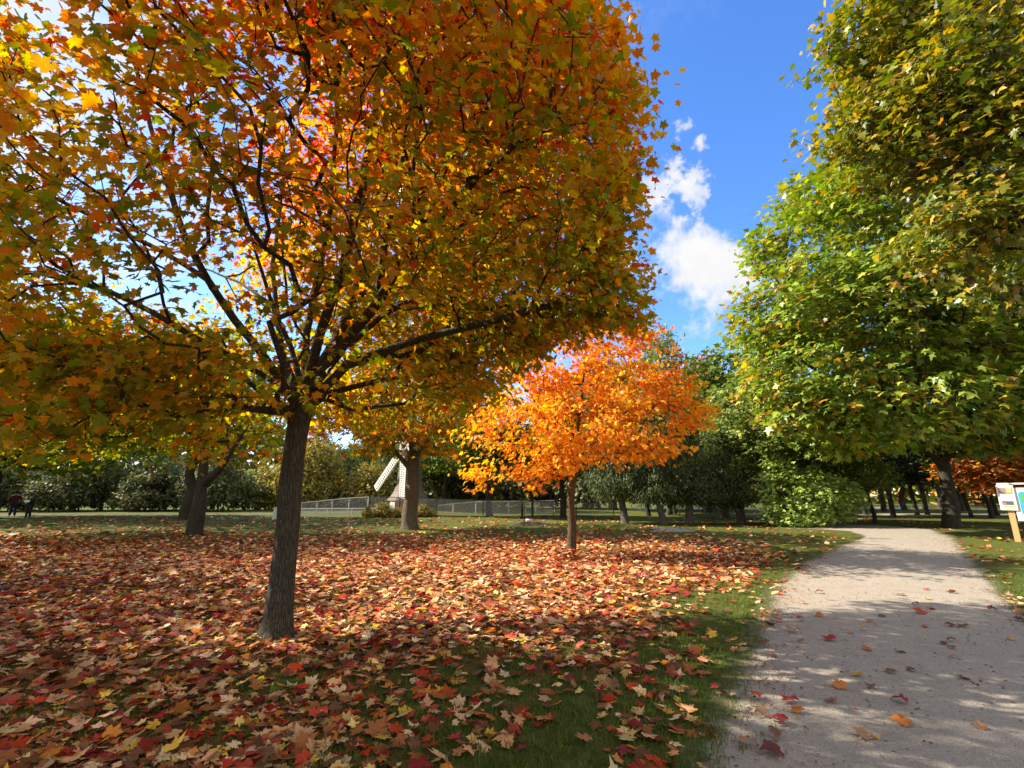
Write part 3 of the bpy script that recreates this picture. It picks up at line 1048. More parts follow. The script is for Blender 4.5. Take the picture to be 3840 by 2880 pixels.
# ---- tree on the left edge, behind the two people
b = gnd(-60, 1942)
Ya = b[1]
lobes = [lob(100, 1500, Ya, 420, 200), lob(400, 1550, Ya + 2, 260, 150), lob(50, 1380, Ya, 400, 170), lob(-300, 1450, Ya, 380, 260), lob(330, 1420, Ya + 1, 280, 150), lob(480, 1680, Ya + 3, 190, 90), lob(150, 1700, Ya + 1, 260, 80)]
lobed_tree("maple_tree", "broad dark green tree whose crown overhangs the two people at the edge of the lawn", b, at(10, 1700, Ya), 0.55, lobes, 1300, 9, (0.6, 0.6, 0.28), 0.38,
           [C_GREEN, C_LGREEN, C_OLIVE, C_BROWN], const_w(1.2, .5, .4, .25), LEAF_LOW, "bark_dark", 43, tip=0.013, seg=0.8, mat="leaf_far", holes=-0.3, hole_s=0.3)

# ---- maple out to the left of the view whose branches reach in and whose shade lies on the leaves
for i, (bx, by, rr, hh, lw, lab) in enumerate([(-12.2, 3.4, 5.2, 8.6, 3.1, "olive and orange maple at the photo's edge, closest to the large maple"),
                                               (-14.6, 9.6, 4.0, 5.4, 3.5, "low olive and orange maple at the photo's edge behind the closest one"),
                                               (-20.0, 17.5, 5.2, 7.6, 4.2, "olive and orange maple at the photo's edge level with the forked maple")]):
    base = np.array([bx, by, 0.0])
    lobes = [(base + np.array([0, 0, hh]), (rr, rr, 5.4 if hh > 8 else 3.6 if hh > 6 else 2.6)), (base + np.array([1.6, -.4, hh - 2.2]), (rr * .75, rr * .8, 2.0)), (base + np.array([-1.5, 1.2, hh - 2]), (rr * .7, rr * .7, 2.0))]
    lobed_tree("maple_tree", lab, base, base + np.array([0.1, 0, 3.0]), 0.24, lobes, 3300 if hh > 8 else 1150, 10, (0.27, 0.27, 0.13), 0.155,
               [C_ORANGE, C_OCHRE, C_OLIVE, C_YEL, C_GREEN], const_w(.35, .5, 1.0, .35, .6), LEAF_STAR, "bark", 51 + i, tip=0.006, seg=0.45, holes=-0.25, shell=0.7, low=lw)

# ---- tall maples over the path on the right
b = gnd(3568, 1978)
Yr = b[1]
lobes = [lob(3330, 1500, Yr - 3, 330, 170), lob(3000, 1180, Yr - 2, 250, 220), lob(3150, 900, Yr - 1, 330, 270), lob(2990, 1420, Yr - 3, 200, 130), lob(3400, 1150, Yr - 3.5, 420, 240), lob(3600, 1450, Yr - 2.5, 330, 220), lob(3500, 800, Yr - 2, 420, 280),
         lob(3120, 720, Yr, 190, 110), lob(2900, 1250, Yr - 1, 140, 160), lob(2880, 960, Yr - .5, 80, 120), lob(3200, 1650, Yr - 3.2, 140, 70), lob(3800, 1200, Yr - 3, 400, 300), lob(3740, 1620, Yr - 2, 200, 90), lob(3050, 1560, Yr - 3, 170, 80), lob(3400, 1240, Yr + 4, 520, 320)]


def wts_r1(p):
    nz = np.array([mnoise.noise((x * .35, y * .35, z * .35)) for x, y, z in p])
    left = np.clip((13.5 - p[:, 0]) / 4.0, 0, 1)
    return np.stack([.9 + 0 * nz, 1.0 + .6 * nz, .30 + .4 * left + .5 * nz.clip(0, 1), .10 + .45 * left * (nz > .05), .05 + .20 * left], 1)


lobed_tree("maple_tree", "tall green maple yellowing at its tips, trunk beyond the path's end", b, at(3528, 1690, Yr), 0.33, lobes, 5800, 9, (0.36, 0.36, 0.13), 0.30,
           [(0.155, 0.245, 0.026), (0.27, 0.365, 0.045), (0.50, 0.43, 0.05), C_OCHRE, C_BROWN], wts_r1, LEAF_MID, "bark_dark", 61, mat="leaf_sheen", up=0.40, droop=(0.0, 0.6), trunk_mid=[at(3566, 1900, Yr), at(3548, 1800, Yr)],
           limbs=[[at(3540, 1760, Yr), at(3480, 1690, Yr - .6), at(3400, 1600, Yr - 1.5)], [at(3528, 1690, Yr), at(3560, 1550, Yr - .5), at(3570, 1300, Yr - 1)], [at(3528, 1690, Yr), at(3400, 1400, Yr - 1), at(3250, 1100, Yr - 1)]], tip=0.008, seg=0.6, limb_min=0.1, holes=-0.38, hole_s=0.35, shell=0.45)

Y0r = 11.0
lobes = [lob(3560, 180, Y0r, 420, 330), lob(3300, 120, Y0r - .3, 240, 230), lob(3420, 480, Y0r - .3, 300, 240), lob(3700, 550, Y0r - 1.0, 330, 300), lob(3260, 420, Y0r, 180, 150), lob(3600, 860, Y0r - .6, 230, 150), lob(3850, 900, Y0r - 1, 280, 240), lob(3800, 200, Y0r - 2, 400, 400), lob(3550, 250, Y0r + 2.5, 400, 360), lob(3170, 300, Y0r - .2, 80, 90), lob(3760, 1100, Y0r - .5, 120, 60)]
extra = np.array([at(px, py, Y0r) for px, py in [(2990, 310), (3050, 300), (3080, 270), (3010, 520), (3040, 560), (3060, 545), (3100, 200)]])


def wts_r0(p):
    nz = np.array([mnoise.noise((x * .5, y * .5, z * .5)) for x, y, z in p])
    left = np.clip((9.2 - p[:, 0]) / 3.0, 0, 1)
    return np.stack([.9 - .6 * left, .9 - .3 * left + .4 * nz, .35 + .8 * left, .12 + .6 * left * (nz > -.1), .06 + .3 * left], 1)


base0 = np.array([16.0, 9.0, 0])
lobed_tree("maple_tree", "yellow and green maple reaching in from the photo's upper corner above the tall maple", base0, base0 + np.array([-1.2, 0.5, 6.0]), 0.36, lobes, 2800, 9, (0.25, 0.25, 0.13), 0.195,
           [(0.105, 0.155, 0.014), (0.25, 0.26, 0.022), (0.52, 0.36, 0.03), (.50, .27, .03), (.27, .14, .05)], wts_r0, LEAF_MID, "bark_dark", 71, mat="leaf_sheen", up=0.45, droop=(0.0, 0.7), tip=0.006, seg=0.45, holes=-0.36, hole_s=0.5, shell=0.5, extra=np.repeat(extra, 1, 0), min_r=0.003)

# ------------------------------------------------------------------ setting: ground, path, hill, pond
path_left = [(2640, 2960), (2690, 2860), (2770, 2620), (2838, 2430), (2872, 2320), (2935, 2200), (3040, 2110), (3150, 2055), (3255, 2012)]
path_right = [(4700, 2960), (4500, 2760), (4180, 2560), (3990, 2440), (3850, 2340), (3735, 2220), (3660, 2140), (3600, 2070), (3560, 2012)]
PL = np.array([gnd(*p)[:2] for p in path_left])
PR = np.array([gnd(*p)[:2] for p in path_right])
PL[0] = (PL[1] - (PL[2] - PL[1]) * 2.5)
PR[0] = (PR[1] - (PR[2] - PR[1]) * 1.2)
# bend behind the bush
PL = np.vstack([PL, [gnd(3190, 1992)[:2], gnd(3080, 1985)[:2], gnd(2900, 1980)[:2]]])
PR = np.vstack([PR, [gnd(3480, 1985)[:2], gnd(3300, 1970)[:2], gnd(3000, 1966)[:2]]])


def resample(P, n):
    d = np.r_[0, np.cumsum(np.linalg.norm(np.diff(P, axis=0), axis=1))]
    t = np.linspace(0, d[-1], n)
    return np.stack([np.interp(t, d, P[:, 0]), np.interp(t, d, P[:, 1])], 1)


def smooth(P, k=3):
    for _ in range(k):
        Q = P.copy()
        Q[1:-1] = (P[:-2] + 2 * P[1:-1] + P[2:]) / 4
        P = Q
    return P


PLs, PRs = smooth(resample(PL, 220), 6), smooth(resample(PR, 220), 6)


def ragged(P, amp, seed):
    out = P.copy()
    for i in range(len(P)):
        x, y = P[i]
        dn = mnoise.noise((x * 1.3 + seed, y * 1.3, 0)) * amp + mnoise.noise((x * 5 + seed, y * 5, 3)) * amp * .6
        out[i, 0] += dn
    return out


PLr, PRr = ragged(PLs, 0.09, 1), ragged(PRs, 0.12, 7)
UX = np.array([-.07, -.03, .0, .03, .07, .15, .3, .5, .7, .85, .93, .97, 1.0, 1.04, 1.08])
EDGE_V = np.array([1.0, .80, .55, .30, .08, 0, 0, 0, 0, 0, .08, .30, .55, .80, 1.0])
nx = len(UX) - 1
V = []
for a, c in zip(PLr, PRr):
    for k in range(nx + 1):
        q = a + (c - a) * UX[k]
        crown_h = 0.02 * math.sin(math.pi * min(1, max(0, UX[k])))
        V.append((q[0], q[1], 0.006 + crown_h))
idx = np.arange(len(PLr) * (nx + 1)).reshape(len(PLr), nx + 1)
Q = np.stack([idx[:-1, :-1], idx[:-1, 1:], idx[1:, 1:], idx[1:, :-1]], -1).reshape(-1, 4)
me = raw_mesh("gravel_path", V, [Q])
ca = me.color_attributes.new("edge", "FLOAT_COLOR", "POINT")
ev = np.tile(EDGE_V, len(PLr))
ca.data.foreach_set("color", np.repeat(ev, 4).astype(np.float32))
tag(link("gravel_path", me, M["gravel"]), kind="structure")

# polygon test for the path
POLY = np.vstack([PLs, PRs[::-1]])


def in_path(X, Y):
    x, y = POLY[:, 0], POLY[:, 1]
    x2, y2 = np.roll(x, -1), np.roll(y, -1)
    inside = np.zeros(len(X), bool)
    for i in range(len(x)):
        cond = ((y[i] > Y) != (y2[i] > Y))
        if not cond.any():
            continue
        xi = (x2[i] - x[i]) * (Y - y[i]) / (y2[i] - y[i] + 1e-12) + x[i]
        inside ^= cond & (X < xi)
    return inside


def dist_left_edge(X, Y):
    """signed distance in x from the path's left edge (positive = inside or beyond)"""
    o = np.argsort(PLs[:150, 1])
    return X - np.interp(Y, PLs[:150, 1][o], PLs[:150, 0][o])


def vnoise(X, Y, s, z=0.0):
    return np.array([mnoise.noise((x * s, y * s, z)) for x, y in zip(X, Y)])


MT = gnd(1035, 2395)


def litter_density(X, Y):
    """0..1 cover of fallen leaves on the lawn"""
    dl = dist_left_edge(X, Y)
    big = vnoise(X, Y, 0.55, 5.0)
    mid = vnoise(X, Y, 1.7, 8.0)
    wide = np.interp(Y, [0, 6, 9, 14], [3.0, 3.0, 2.2, 4.6])
    far_d = np.clip((-dl - 0.25) / wide, 0, 1) * 0.72 + 0.20 - np.clip((Y - 13) / 11, 0, .80)
    near_d = np.interp(X, [-2.4, -1.1, -0.2, 1.4], [0.90, .56, .31, .28]) - 0.28 * np.exp(-np.clip(-dl, 0, 9) / 0.18)
    f = np.clip((Y - 4.6) / 1.6, 0, 1)
    d = near_d * (1 - f) + np.maximum(far_d, 0.15 - np.clip((Y - 24) / 30, 0, .13)) * f + 0.26 * big + 0.46 * mid - 0.05
    right = dl > 2.0
    d = np.where(right, 0.40 + 0.5 * big - np.clip((Y - 7) / 5, 0, .36), d)
    return np.clip(d, 0, 1)


# lawn: one sheet to the horizon, finer near the camera
gx = np.r_[np.linspace(-400, -40, 10), np.linspace(-36, 36, 145), np.linspace(40, 400, 10)]
gy = np.r_[np.linspace(-60, -8, 8), np.linspace(-6, 44, 101), np.linspace(48, 120, 10), np.linspace(150, 900, 8)]
GX, GY = np.meshgrid(gx, gy)
Vg = np.stack([GX.ravel(), GY.ravel(), np.zeros(GX.size)], 1)
idx = np.arange(GX.size).reshape(GX.shape)
Q = np.stack([idx[:-1, :-1], idx[:-1, 1:], idx[1:, 1:], idx[1:, :-1]], -1).reshape(-1, 4)
me = raw_mesh("lawn", Vg, [Q])
dn = litter_density(Vg[:, 0], Vg[:, 1])
ca = me.color_attributes.new("litter", "FLOAT_COLOR", "POINT")
c4 = np.ones((len(Vg), 4), np.float32)
c4[:, :3] = dn[:, None]
ca.data.foreach_set("color", c4.ravel())
tag(link("lawn", me, M["lawn"]), kind="structure")

# far road and pond on the right, lane on the left
def strip(name, pts, wid, z, mat):
    P = smooth(resample(np.array(pts, float), 40), 3)
    T = np.gradient(P, axis=0)
    T /= np.linalg.norm(T, axis=1, keepdims=True)
    Nn = np.stack([-T[:, 1], T[:, 0]], 1)
    V = []
    for p, n in zip(P, Nn):
        V += [(*(p + n * wid / 2), z), (*(p - n * wid / 2), z)]
    i = np.arange(len(P) - 1) * 2
    return tag(link(name, raw_mesh(name, V, [np.stack([i + 1, i + 3, i + 2, i], -1)]), mat), kind="structure")


strip("road", [(18, 39), (30, 37.5), (45, 37), (70, 40)], 3.2, 0.008, M["gravel"])
strip("gravel_lane", [(-60, 35.5), (-38, 36), (-22, 37), (-14, 42)], 2.2, 0.008, M["mulch"])
strip("pond", [(12, 54), (30, 56), (50, 56), (90, 58)], 9.0, 0.008, M["water"])

# wooded bank behind the windmill
hx = np.linspace(-150, 20, 60)
hy = np.linspace(50, 190, 40)
HX, HY = np.meshgrid(hx, hy)


def hill_h(x, y):
    side = 1 / (1 + math.exp((x + 6) / 6))
    return (7.0 / (1 + math.exp(-(y - 76) / 5)) - 0.25) * side + 0.4 * mnoise.noise((x * .1, y * .1, 0)) - 0.1


HZ = np.array([hill_h(x, y) for x, y in zip(HX.ravel(), HY.ravel())])
idx = np.arange(HX.size).reshape(HX.shape)
Q = np.stack([idx[:-1, :-1], idx[:-1, 1:], idx[1:, 1:], idx[1:, :-1]], -1).reshape(-1, 4)
me = raw_mesh("hill", np.stack([HX.ravel(), HY.ravel(), HZ], 1), [Q])
ca = me.color_attributes.new("litter", "FLOAT_COLOR", "POINT")
ca.data.foreach_set("color", np.tile(np.array([.18, .18, .18, 1], np.float32), HX.size))
tag(link("hill", me, M["lawn"]), kind="structure")

# ------------------------------------------------------------------ leaf litter and grass
TAN = (0.60, 0.34, 0.15)
PALETTE_LIT = [TAN, (0.72, 0.49, 0.27), (0.46, 0.055, 0.022), (0.22, 0.026, 0.020), (0.60, 0.20, 0.035), (0.68, 0.42, 0.05), (0.17, 0.075, 0.032), (0.72, 0.54, 0.16), (0.34, 0.125, 0.045)]
W_LIT = [1.15, .70, .80, .60, .62, .22, .85, .10, 1.0]


def litter(x0, x1, y0, y1, dens, tmpl, size, zmax, seed, W=W_LIT):
    rg = np.random.default_rng(seed)
    n = int((x1 - x0) * (y1 - y0) * dens)
    X, Y = rg.uniform(x0, x1, n), rg.uniform(y0, y1, n)
    vis = np.abs(X) < (Y + 0.8) * 1.20 + 0.6
    X, Y = X[vis], Y[vis]
    d = litter_density(X, Y)
    keep = (rg.random(len(X)) < d ** 1.35) & ~in_path(X - 0.05, Y)
    keep &= np.hypot(X - MT[0], Y - MT[1]) > 0.20
    X, Y, d = X[keep], Y[keep], d[keep]
    n = len(X)
    th = rg.uniform(0, 2 * math.pi, n)
    tilt = rg.normal(0, 0.22, n)
    D = np.stack([np.cos(th), np.sin(th), tilt], 1)
    Nn = rg.normal(0, 0.24, (n, 3)) + np.array([0, 0, 1])
    flip = rg.random(n) < 0.45
    Nn[flip] *= -1
    Z = 0.012 + rg.random(n) ** 1.5 * zmax * (0.35 + d) + np.maximum(0, -tilt) * size * .9
    S = size * np.clip(rg.normal(1, .30, n), .35, 1.7)
    P = np.stack([X, Y, Z], 1)
    cols = pal(PALETTE_LIT, n, W, 0.17, rg)
    return P, D, Nn, S, cols


parts = [litter(-7, 2.6, 1.0, 4.4, 430, LEAF_HI, .094, .03, 1), litter(-13, 13, 4.4, 7.6, 340, LEAF_HI, .098, .035, 2)]
for i, (t_, ps) in enumerate([(LEAF_HI, parts), (LEAF_STAR, [litter(-19, 17, 7.6, 14, 230, LEAF_STAR, .105, .05, 3)]), (LEAF_LOW, [litter(-30, 26, 14, 34, 130, LEAF_LOW, .125, .05, 4)])]):
    P, D, Nn, S, cols = [np.concatenate(x) for x in zip(*ps)]
    me = leaf_mesh("leaf_litter", P, D, Nn, S, cols, t_, (-1.2, 2.6))
    tag(link("leaf_litter", me, M["litter"]), "tan, red and orange maple leaves strewn over the lawn", "leaf litter", kind="stuff")


def debris():
    rg = np.random.default_rng(66)
    n = 5200
    t_, u_ = rg.integers(0, 150, n), rg.random(n)
    u_ = np.where(rg.random(n) < .6, np.abs(rg.normal(0, .07, n)), u_)
    u_ = np.where(rg.random(n) < .35, 1 - u_, u_)
    a_, c_ = PLs[t_], PRs[t_]
    P2 = a_ + (c_ - a_) * u_[:, None] + rg.normal(0, .05, (n, 2))
    P = np.stack([P2[:, 0], P2[:, 1], np.full(n, .031)], 1)
    th = rg.uniform(0, 6.28, n)
    D = np.stack([np.cos(th), np.sin(th), rg.normal(0, .15, n)], 1)
    S = rg.uniform(.008, .034, n)
    cols = pal([(.20, .11, .05), (.33, .19, .08), (.12, .07, .04), (.40, .12, .03)], n, [1, .7, .8, .25], .2, rg)
    return leaf_mesh("leaf_crumbs", P, D, rg.normal(0, .3, (n, 3)) + np.array([0, 0, 1]), S, cols, LEAF_LOW)


tag(link("leaf_crumbs", debris(), M["litter"]), "brown leaf crumbs and bits scattered over the gravel and along its edges", "leaf crumbs", kind="stuff")


def grass_mesh(n, seed):
    rg = np.random.default_rng(seed)
    Y = 1.0 + 9.5 * rg.random(n) ** 1.7
    X = rg.uniform(-1, 1, n) * (Y * 1.15 + 1.2)
    dl = dist_left_edge(X, Y)
    pth = in_path(X, Y)
    fringe = np.exp(-np.clip(dl, 0, 1) / 0.10)
    keep = ~pth | (pth & (dl < 0.5) & (rg.random(n) < fringe * (0.6 + 0.6 * vnoise(X, Y, 3.0, 2.0))))
    patch = vnoise(X, Y, 2.2, 9.0)
    keep &= rg.random(n) < 0.75 + 0.5 * patch
    keep &= np.hypot(X - MT[0], Y - MT[1]) > 0.2
    X, Y = X[keep], Y[keep]
    n = len(X)
    th = rg.uniform(0, 2 * math.pi, n)
    h = rg.uniform(.022, .065, n) * (1 + .4 * vnoise(X, Y, 1.1, 1.0))
    lean = rg.uniform(.2, 1.1, n) * h
    wd = rg.uniform(.0016, .0034, n)
    la = rg.uniform(0, 2 * math.pi, n)
    B = np.stack([X, Y, np.zeros(n)], 1)
    s = np.stack([np.cos(th), np.sin(th), np.zeros(n)], 1) * wd[:, None]
    ld = np.stack([np.cos(la), np.sin(la), np.zeros(n)], 1)
    mid = B + ld * (lean * .35)[:, None] + np.array([0, 0, 1]) * (h * .6)[:, None]
    tip = B + ld * lean[:, None] + np.array([0, 0, 1]) * h[:, None]
    V = np.stack([B - s, B + s, mid + s * .8, mid - s * .8, tip], 1).reshape(-1, 3)
    i = np.arange(n)[:, None] * 5
    me = raw_mesh("grass", V, [i + np.array([[0, 1, 2, 3]]), i + np.array([[3, 2, 4]])], smooth=False)
    c = pal([(0.060, 0.115, 0.012), (0.095, 0.150, 0.018), (0.15, 0.18, 0.03), (0.24, 0.20, 0.07)], n, [1, .9, .4, .10], .2, rg)
    set_cols(me, np.repeat(c, 5, 0))
    return me


tag(link("grass", grass_mesh(300000, 5), M["grass"]), "short green lawn grass showing between the fallen leaves", "grass", kind="stuff")

# ------------------------------------------------------------------ single leaves on the path
LEAF_FOLD = []
for k in range(6):
    rg_ = np.random.default_rng(100 + k)
    TV, TF = LEAF_HI
    Vv = TV.copy()
    Vv[:, 1] -= .35
    Vv[:, 2] = TV[:, 2] * rg_.uniform(-1.5, 1.8) + .10 * np.sin(Vv[:, 0] * rg_.uniform(3, 7) + k) + .08 * np.sin(Vv[:, 1] * 5 + 2 * k)
    Vv[:, 2] -= Vv[:, 2].min()
    st = np.array([(-.012, -.34, Vv[1, 2]), (.012, -.34, Vv[1, 2]), (.03 + .1 * rg_.normal(), -.75, .10), (.012 + .1 * rg_.normal(), -.75, .10)])
    nV = len(Vv)
    me = raw_mesh("fallen_leaf", np.vstack([Vv, st]), [TF, np.array([[nV, nV + 1, nV + 2, nV + 3]])], smooth=False)
    me.materials.append(M["fallen"])
    LEAF_FOLD.append(me)

LC = {"crimson": (0.34, 0.022, 0.035), "red": (0.42, 0.06, 0.03), "orange": (0.50, 0.16, 0.03), "tan": (0.45, 0.25, 0.13), "yellow": (0.60, 0.38, 0.06), "brown": (0.15, 0.085, 0.055), "purple": (0.11, 0.025, 0.035), "pink": (0.45, 0.18, 0.12)}
# crop coordinates of the photograph's lower right corner, colour, size
PATHL = [(510, 1590, "purple", 1.25), (345, 1535, "tan", 1.0), (545, 1395, "crimson", 1.25), (540, 1485, "brown", .9), (1080, 1490, "tan", 1.0), (1160, 1500, "yellow", .6), (1330, 1405, "orange", 1.2), (1320, 1268, "crimson", 1.0), (660, 1325, "orange", .85),
         (425, 1335, "tan", 1.0), (610, 1258, "crimson", 1.1), (410, 1228, "red", .85), (880, 1260, "pink", .85), (930, 1168, "orange", 1.2), (1045, 1093, "yellow", .9), (1130, 1170, "brown", .8), (1255, 1075, "brown", .9), (1390, 1065, "brown", .75),
         (1725, 1115, "brown", .8), (1795, 1165, "purple", .6), (1830, 1432, "tan", .8), (515, 978, "brown", .7), (865, 862, "crimson", 1.3), (685, 870, "red", .7), (1110, 928, "orange", .9), (1315, 942, "pink", .85), (1650, 918, "brown", .7), (1645, 975, "tan", .6), (1590, 890, "purple", .8),
         (1645, 872, "brown", .8), (1080, 798, "yellow", .7), (1000, 820, "tan", .6), (625, 803, "pink", 1.1), (540, 735, "red", 1.0), (685, 735, "red", .9), (805, 708, "orange", 1.0), (530, 690, "orange", .8), (690, 622, "tan", .9), (1445, 690, "red", 1.4), (1120, 745, "orange", .8),
         (1205, 713, "brown", .8), (1640, 775, "purple", 1.0), (1715, 778, "brown", 1.0), (1905, 675, "purple", 1.1), (1410, 630, "brown", .9), (1510, 665, "red", 1.0), (800, 558, "red", 1.0), (620, 525, "tan", .9), (1320, 573, "pink", 1.0), (1490, 600, "yellow", .8), (1475, 780, "orange", .7), (435, 895, "brown", 1.1), (2070, 730, "purple", 1.1), (1640, 555, "orange", 1.3), (1480, 538, "red", .8), (2020, 858, "yellow", .8)]
ORD = ["first", "second", "third", "fourth", "fifth", "sixth", "seventh", "eighth", "ninth", "tenth", "eleventh", "twelfth", "thirteenth"]
cnt = {}
rgl = np.random.default_rng(77)
for k, (cx_, cy_, cn_, s_) in enumerate(sorted(PATHL, key=lambda q: -q[1])):
    g = gnd(2600 + cx_ / 1.693, 1900 + cy_ / 1.693)
    o = bpy.data.objects.new("fallen_leaf", LEAF_FOLD[k % 6])
    COL.objects.link(o)
    o.location = (g[0], g[1], 0.030)
    o.rotation_euler = (rgl.normal(0, .10), rgl.normal(0, .10), rgl.uniform(0, 6.28))
    s_ = s_ * 0.106
    o.scale = (s_, s_, s_)
    c = np.array(LC[cn_]) * rgl.normal(1, .1)
    o.color = (*np.clip(c, 0, 1), 1)
    j = cnt.get(cn_, 0)
    cnt[cn_] = j + 1
    zone = "shaded" if cy_ > 840 else "sun-dappled"
    tag(o, f"{ORD[j]} {cn_} maple leaf on the {zone} path counted up from the photo's lower edge", "fallen leaf", "single leaves lying on the gravel path")


# ------------------------------------------------------------------ background trees: one of each kind, then copies
HIDE = np.array([0.0, 0.0, 0.0])


def proto(kind, seed):
    z = np.array([0.0, 0, 0])
    if kind == "green":
        lobes = [((0, 0, 6.0), (3.2, 3.2, 3.0)), ((1.6, .4, 4.6), (2.4, 2.2, 1.7)), ((-1.7, -.3, 4.9), (2.3, 2.3, 1.9)), ((.2, -1.7, 4.4), (2.1, 1.9, 1.6)), ((-.2, 1.6, 4.8), (2.2, 2.0, 1.8)), ((.3, .2, 8.4), (1.9, 1.9, 1.6))]
        return lobed_tree("broadleaf_tree", "x", z, (0.15, 0, 3.2), 0.21, lobes, 900, 10, (.28, .28, .15), .24, [C_GREEN, (0.065, 0.11, 0.018), C_LGREEN, C_OLIVE], const_w(1, .9, .5, .25), LEAF_STAR, "bark_dark", seed, tip=.008, seg=.6, mat="leaf_far", min_r=.012, holes=-.28, hole_s=.7)
    if kind == "linden":
        lobes = [((0, 0, 6.2), (2.9, 2.9, 2.6)), ((1.3, -.6, 4.2), (2.0, 2.0, 1.5)), ((-1.4, -.5, 4.6), (2.0, 2.0, 1.7)), ((.1, -1.5, 4.2), (2.0, 1.7, 1.2)), ((-.2, 1.3, 5), (2.2, 2.0, 1.8)), ((.2, 0, 8.6), (1.6, 1.6, 1.5))]
        return lobed_tree("linden_tree", "x", z, (0.1, 0, 2.9), 0.18, lobes, 1100, 10, (.24, .24, .14), .19, [(0.17, .235, .045), (0.24, .29, .06), (.12, .18, .025), (.38, .33, .06)], const_w(1, .7, .6, .12), LEAF_STAR, "bark_dark", seed, tip=.007, seg=.5, mat="leaf_far", min_r=.010, holes=-.25, hole_s=.8)
    if kind == "cedar":
        lobes = [((0, 0, 3.4), (1.9, 1.9, 1.5)), ((.7, -.3, 2.6), (1.5, 1.4, .9)), ((-.8, .2, 2.8), (1.4, 1.4, 1.0)), ((.1, 0, 5.4), (1.6, 1.6, 1.9)), ((0, .1, 7.6), (1.15, 1.15, 1.7)), ((.1, 0, 9.3), (.6, .6, 1.2))]
        return lobed_tree("cedar_tree", "x", z, (0.25, 0, 4.5), 0.21, lobes, 1000, 14, (.20, .20, .22), .19, [(.042, .066, .020), (.070, .098, .026), (.110, .130, .040), (.15, .14, .05)], const_w(1, 1, .5, .12), LEAF_SPRAY, "bark_grey", seed, tip=.008, seg=.5, mat="leaf_far", min_r=.012, droop=(.5, 1.6), holes=-.25, hole_s=.9, start_h=.45)
    if kind == "pine":
        lobes = []
        rg = np.random.default_rng(seed)
        for i in range(15):
            a, h = rg.uniform(0, 6.28), 3.0 + i * .5
            d = 2.1 * (1 - i / 22)
            lobes.append(((math.cos(a) * d, math.sin(a) * d, h), (1.7, 1.7, .34)))
        return lobed_tree("pine_tree", "x", z, (0.1, 0, 8.5), 0.16, lobes, 560, 12, (.26, .26, .06), .30, [(.022, .042, .020), (.035, .062, .026), (.06, .085, .03)], const_w(1, 1, .35), LEAF_SPRAY, "bark_dark", seed, tip=.008, seg=.5, mat="leaf_far", min_r=.012, droop=(0, .5), start_h=.25, holes=-.5)
    if kind == "autumn":
        lobes = [((0, 0, 5.2), (2.9, 2.9, 2.5)), ((1.4, 0, 4.0), (2.1, 2, 1.5)), ((-1.5, -.2, 4.2), (2, 2, 1.6)), ((0, -1.4, 3.8), (1.8, 1.7, 1.3)), ((.2, .1, 7.2), (1.6, 1.6, 1.4))]
        return lobed_tree("autumn_tree", "x", z, (0.1, 0, 2.8), 0.2, lobes, 620, 9, (.30, .30, .16), .28, [C_ORANGE, (.42, .14, .05), C_OCHRE, C_BROWN], const_w(.8, .8, .6, .5), LEAF_LOW, "bark_dark", seed, tip=.008, seg=.6, mat="leaf_far", min_r=.012, holes=-.2)
    if kind == "yellow":
        lobes = [((0, 0, 5.0), (2.7, 2.7, 2.3)), ((1.4, 0, 3.8), (2.0, 2, 1.4)), ((-1.5, -.2, 4.0), (2, 2, 1.5)), ((0, -1.4, 3.5), (1.8, 1.7, 1.2)), ((.2, .1, 6.9), (1.5, 1.5, 1.3))]
        return lobed_tree("yellow_tree", "x", z, (0.1, 0, 2.6), 0.2, lobes, 620, 9, (.30, .30, .16), .28, [C_YEL, C_OLIVE, C_LGREEN], const_w(.8, .9, .8), LEAF_LOW, "bark_dark", seed, tip=.008, seg=.6, mat="leaf_far", min_r=.012, holes=-.2)
    if kind in ("shrub", "gold"):
        lobes = [((0, 0, 1.7), (1.7, 1.6, 1.5)), ((1.2, .2, 1.2), (1.4, 1.4, 1.15)), ((-1.3, -.2, 1.3), (1.4, 1.4, 1.2)), ((.1, -.9, 1.0), (1.5, 1.2, .95)), ((.4, .2, 2.7), (1.1, 1.1, .9))]
        palette = [(.10, .13, .045), (.15, .16, .06), (.065, .09, .03), (.20, .16, .07)] if kind == "shrub" else [C_OLIVE, (.36, .27, .05), (.26, .20, .05), (.15, .12, .05)]
        return lobed_tree("shrub", "x", z, (0.05, 0, .7), 0.08, lobes, 520, 9, (.20, .20, .16), .20, palette, const_w(1, .9, .6, .4), LEAF_LOW, "bark_grey", seed, tip=.007, seg=.4, mat="leaf_far", min_r=.009, low=.12, holes=-.25, hole_s=.9, cat="shrub")
    raise ValueError(kind)


PROTO, USED = {}, set()


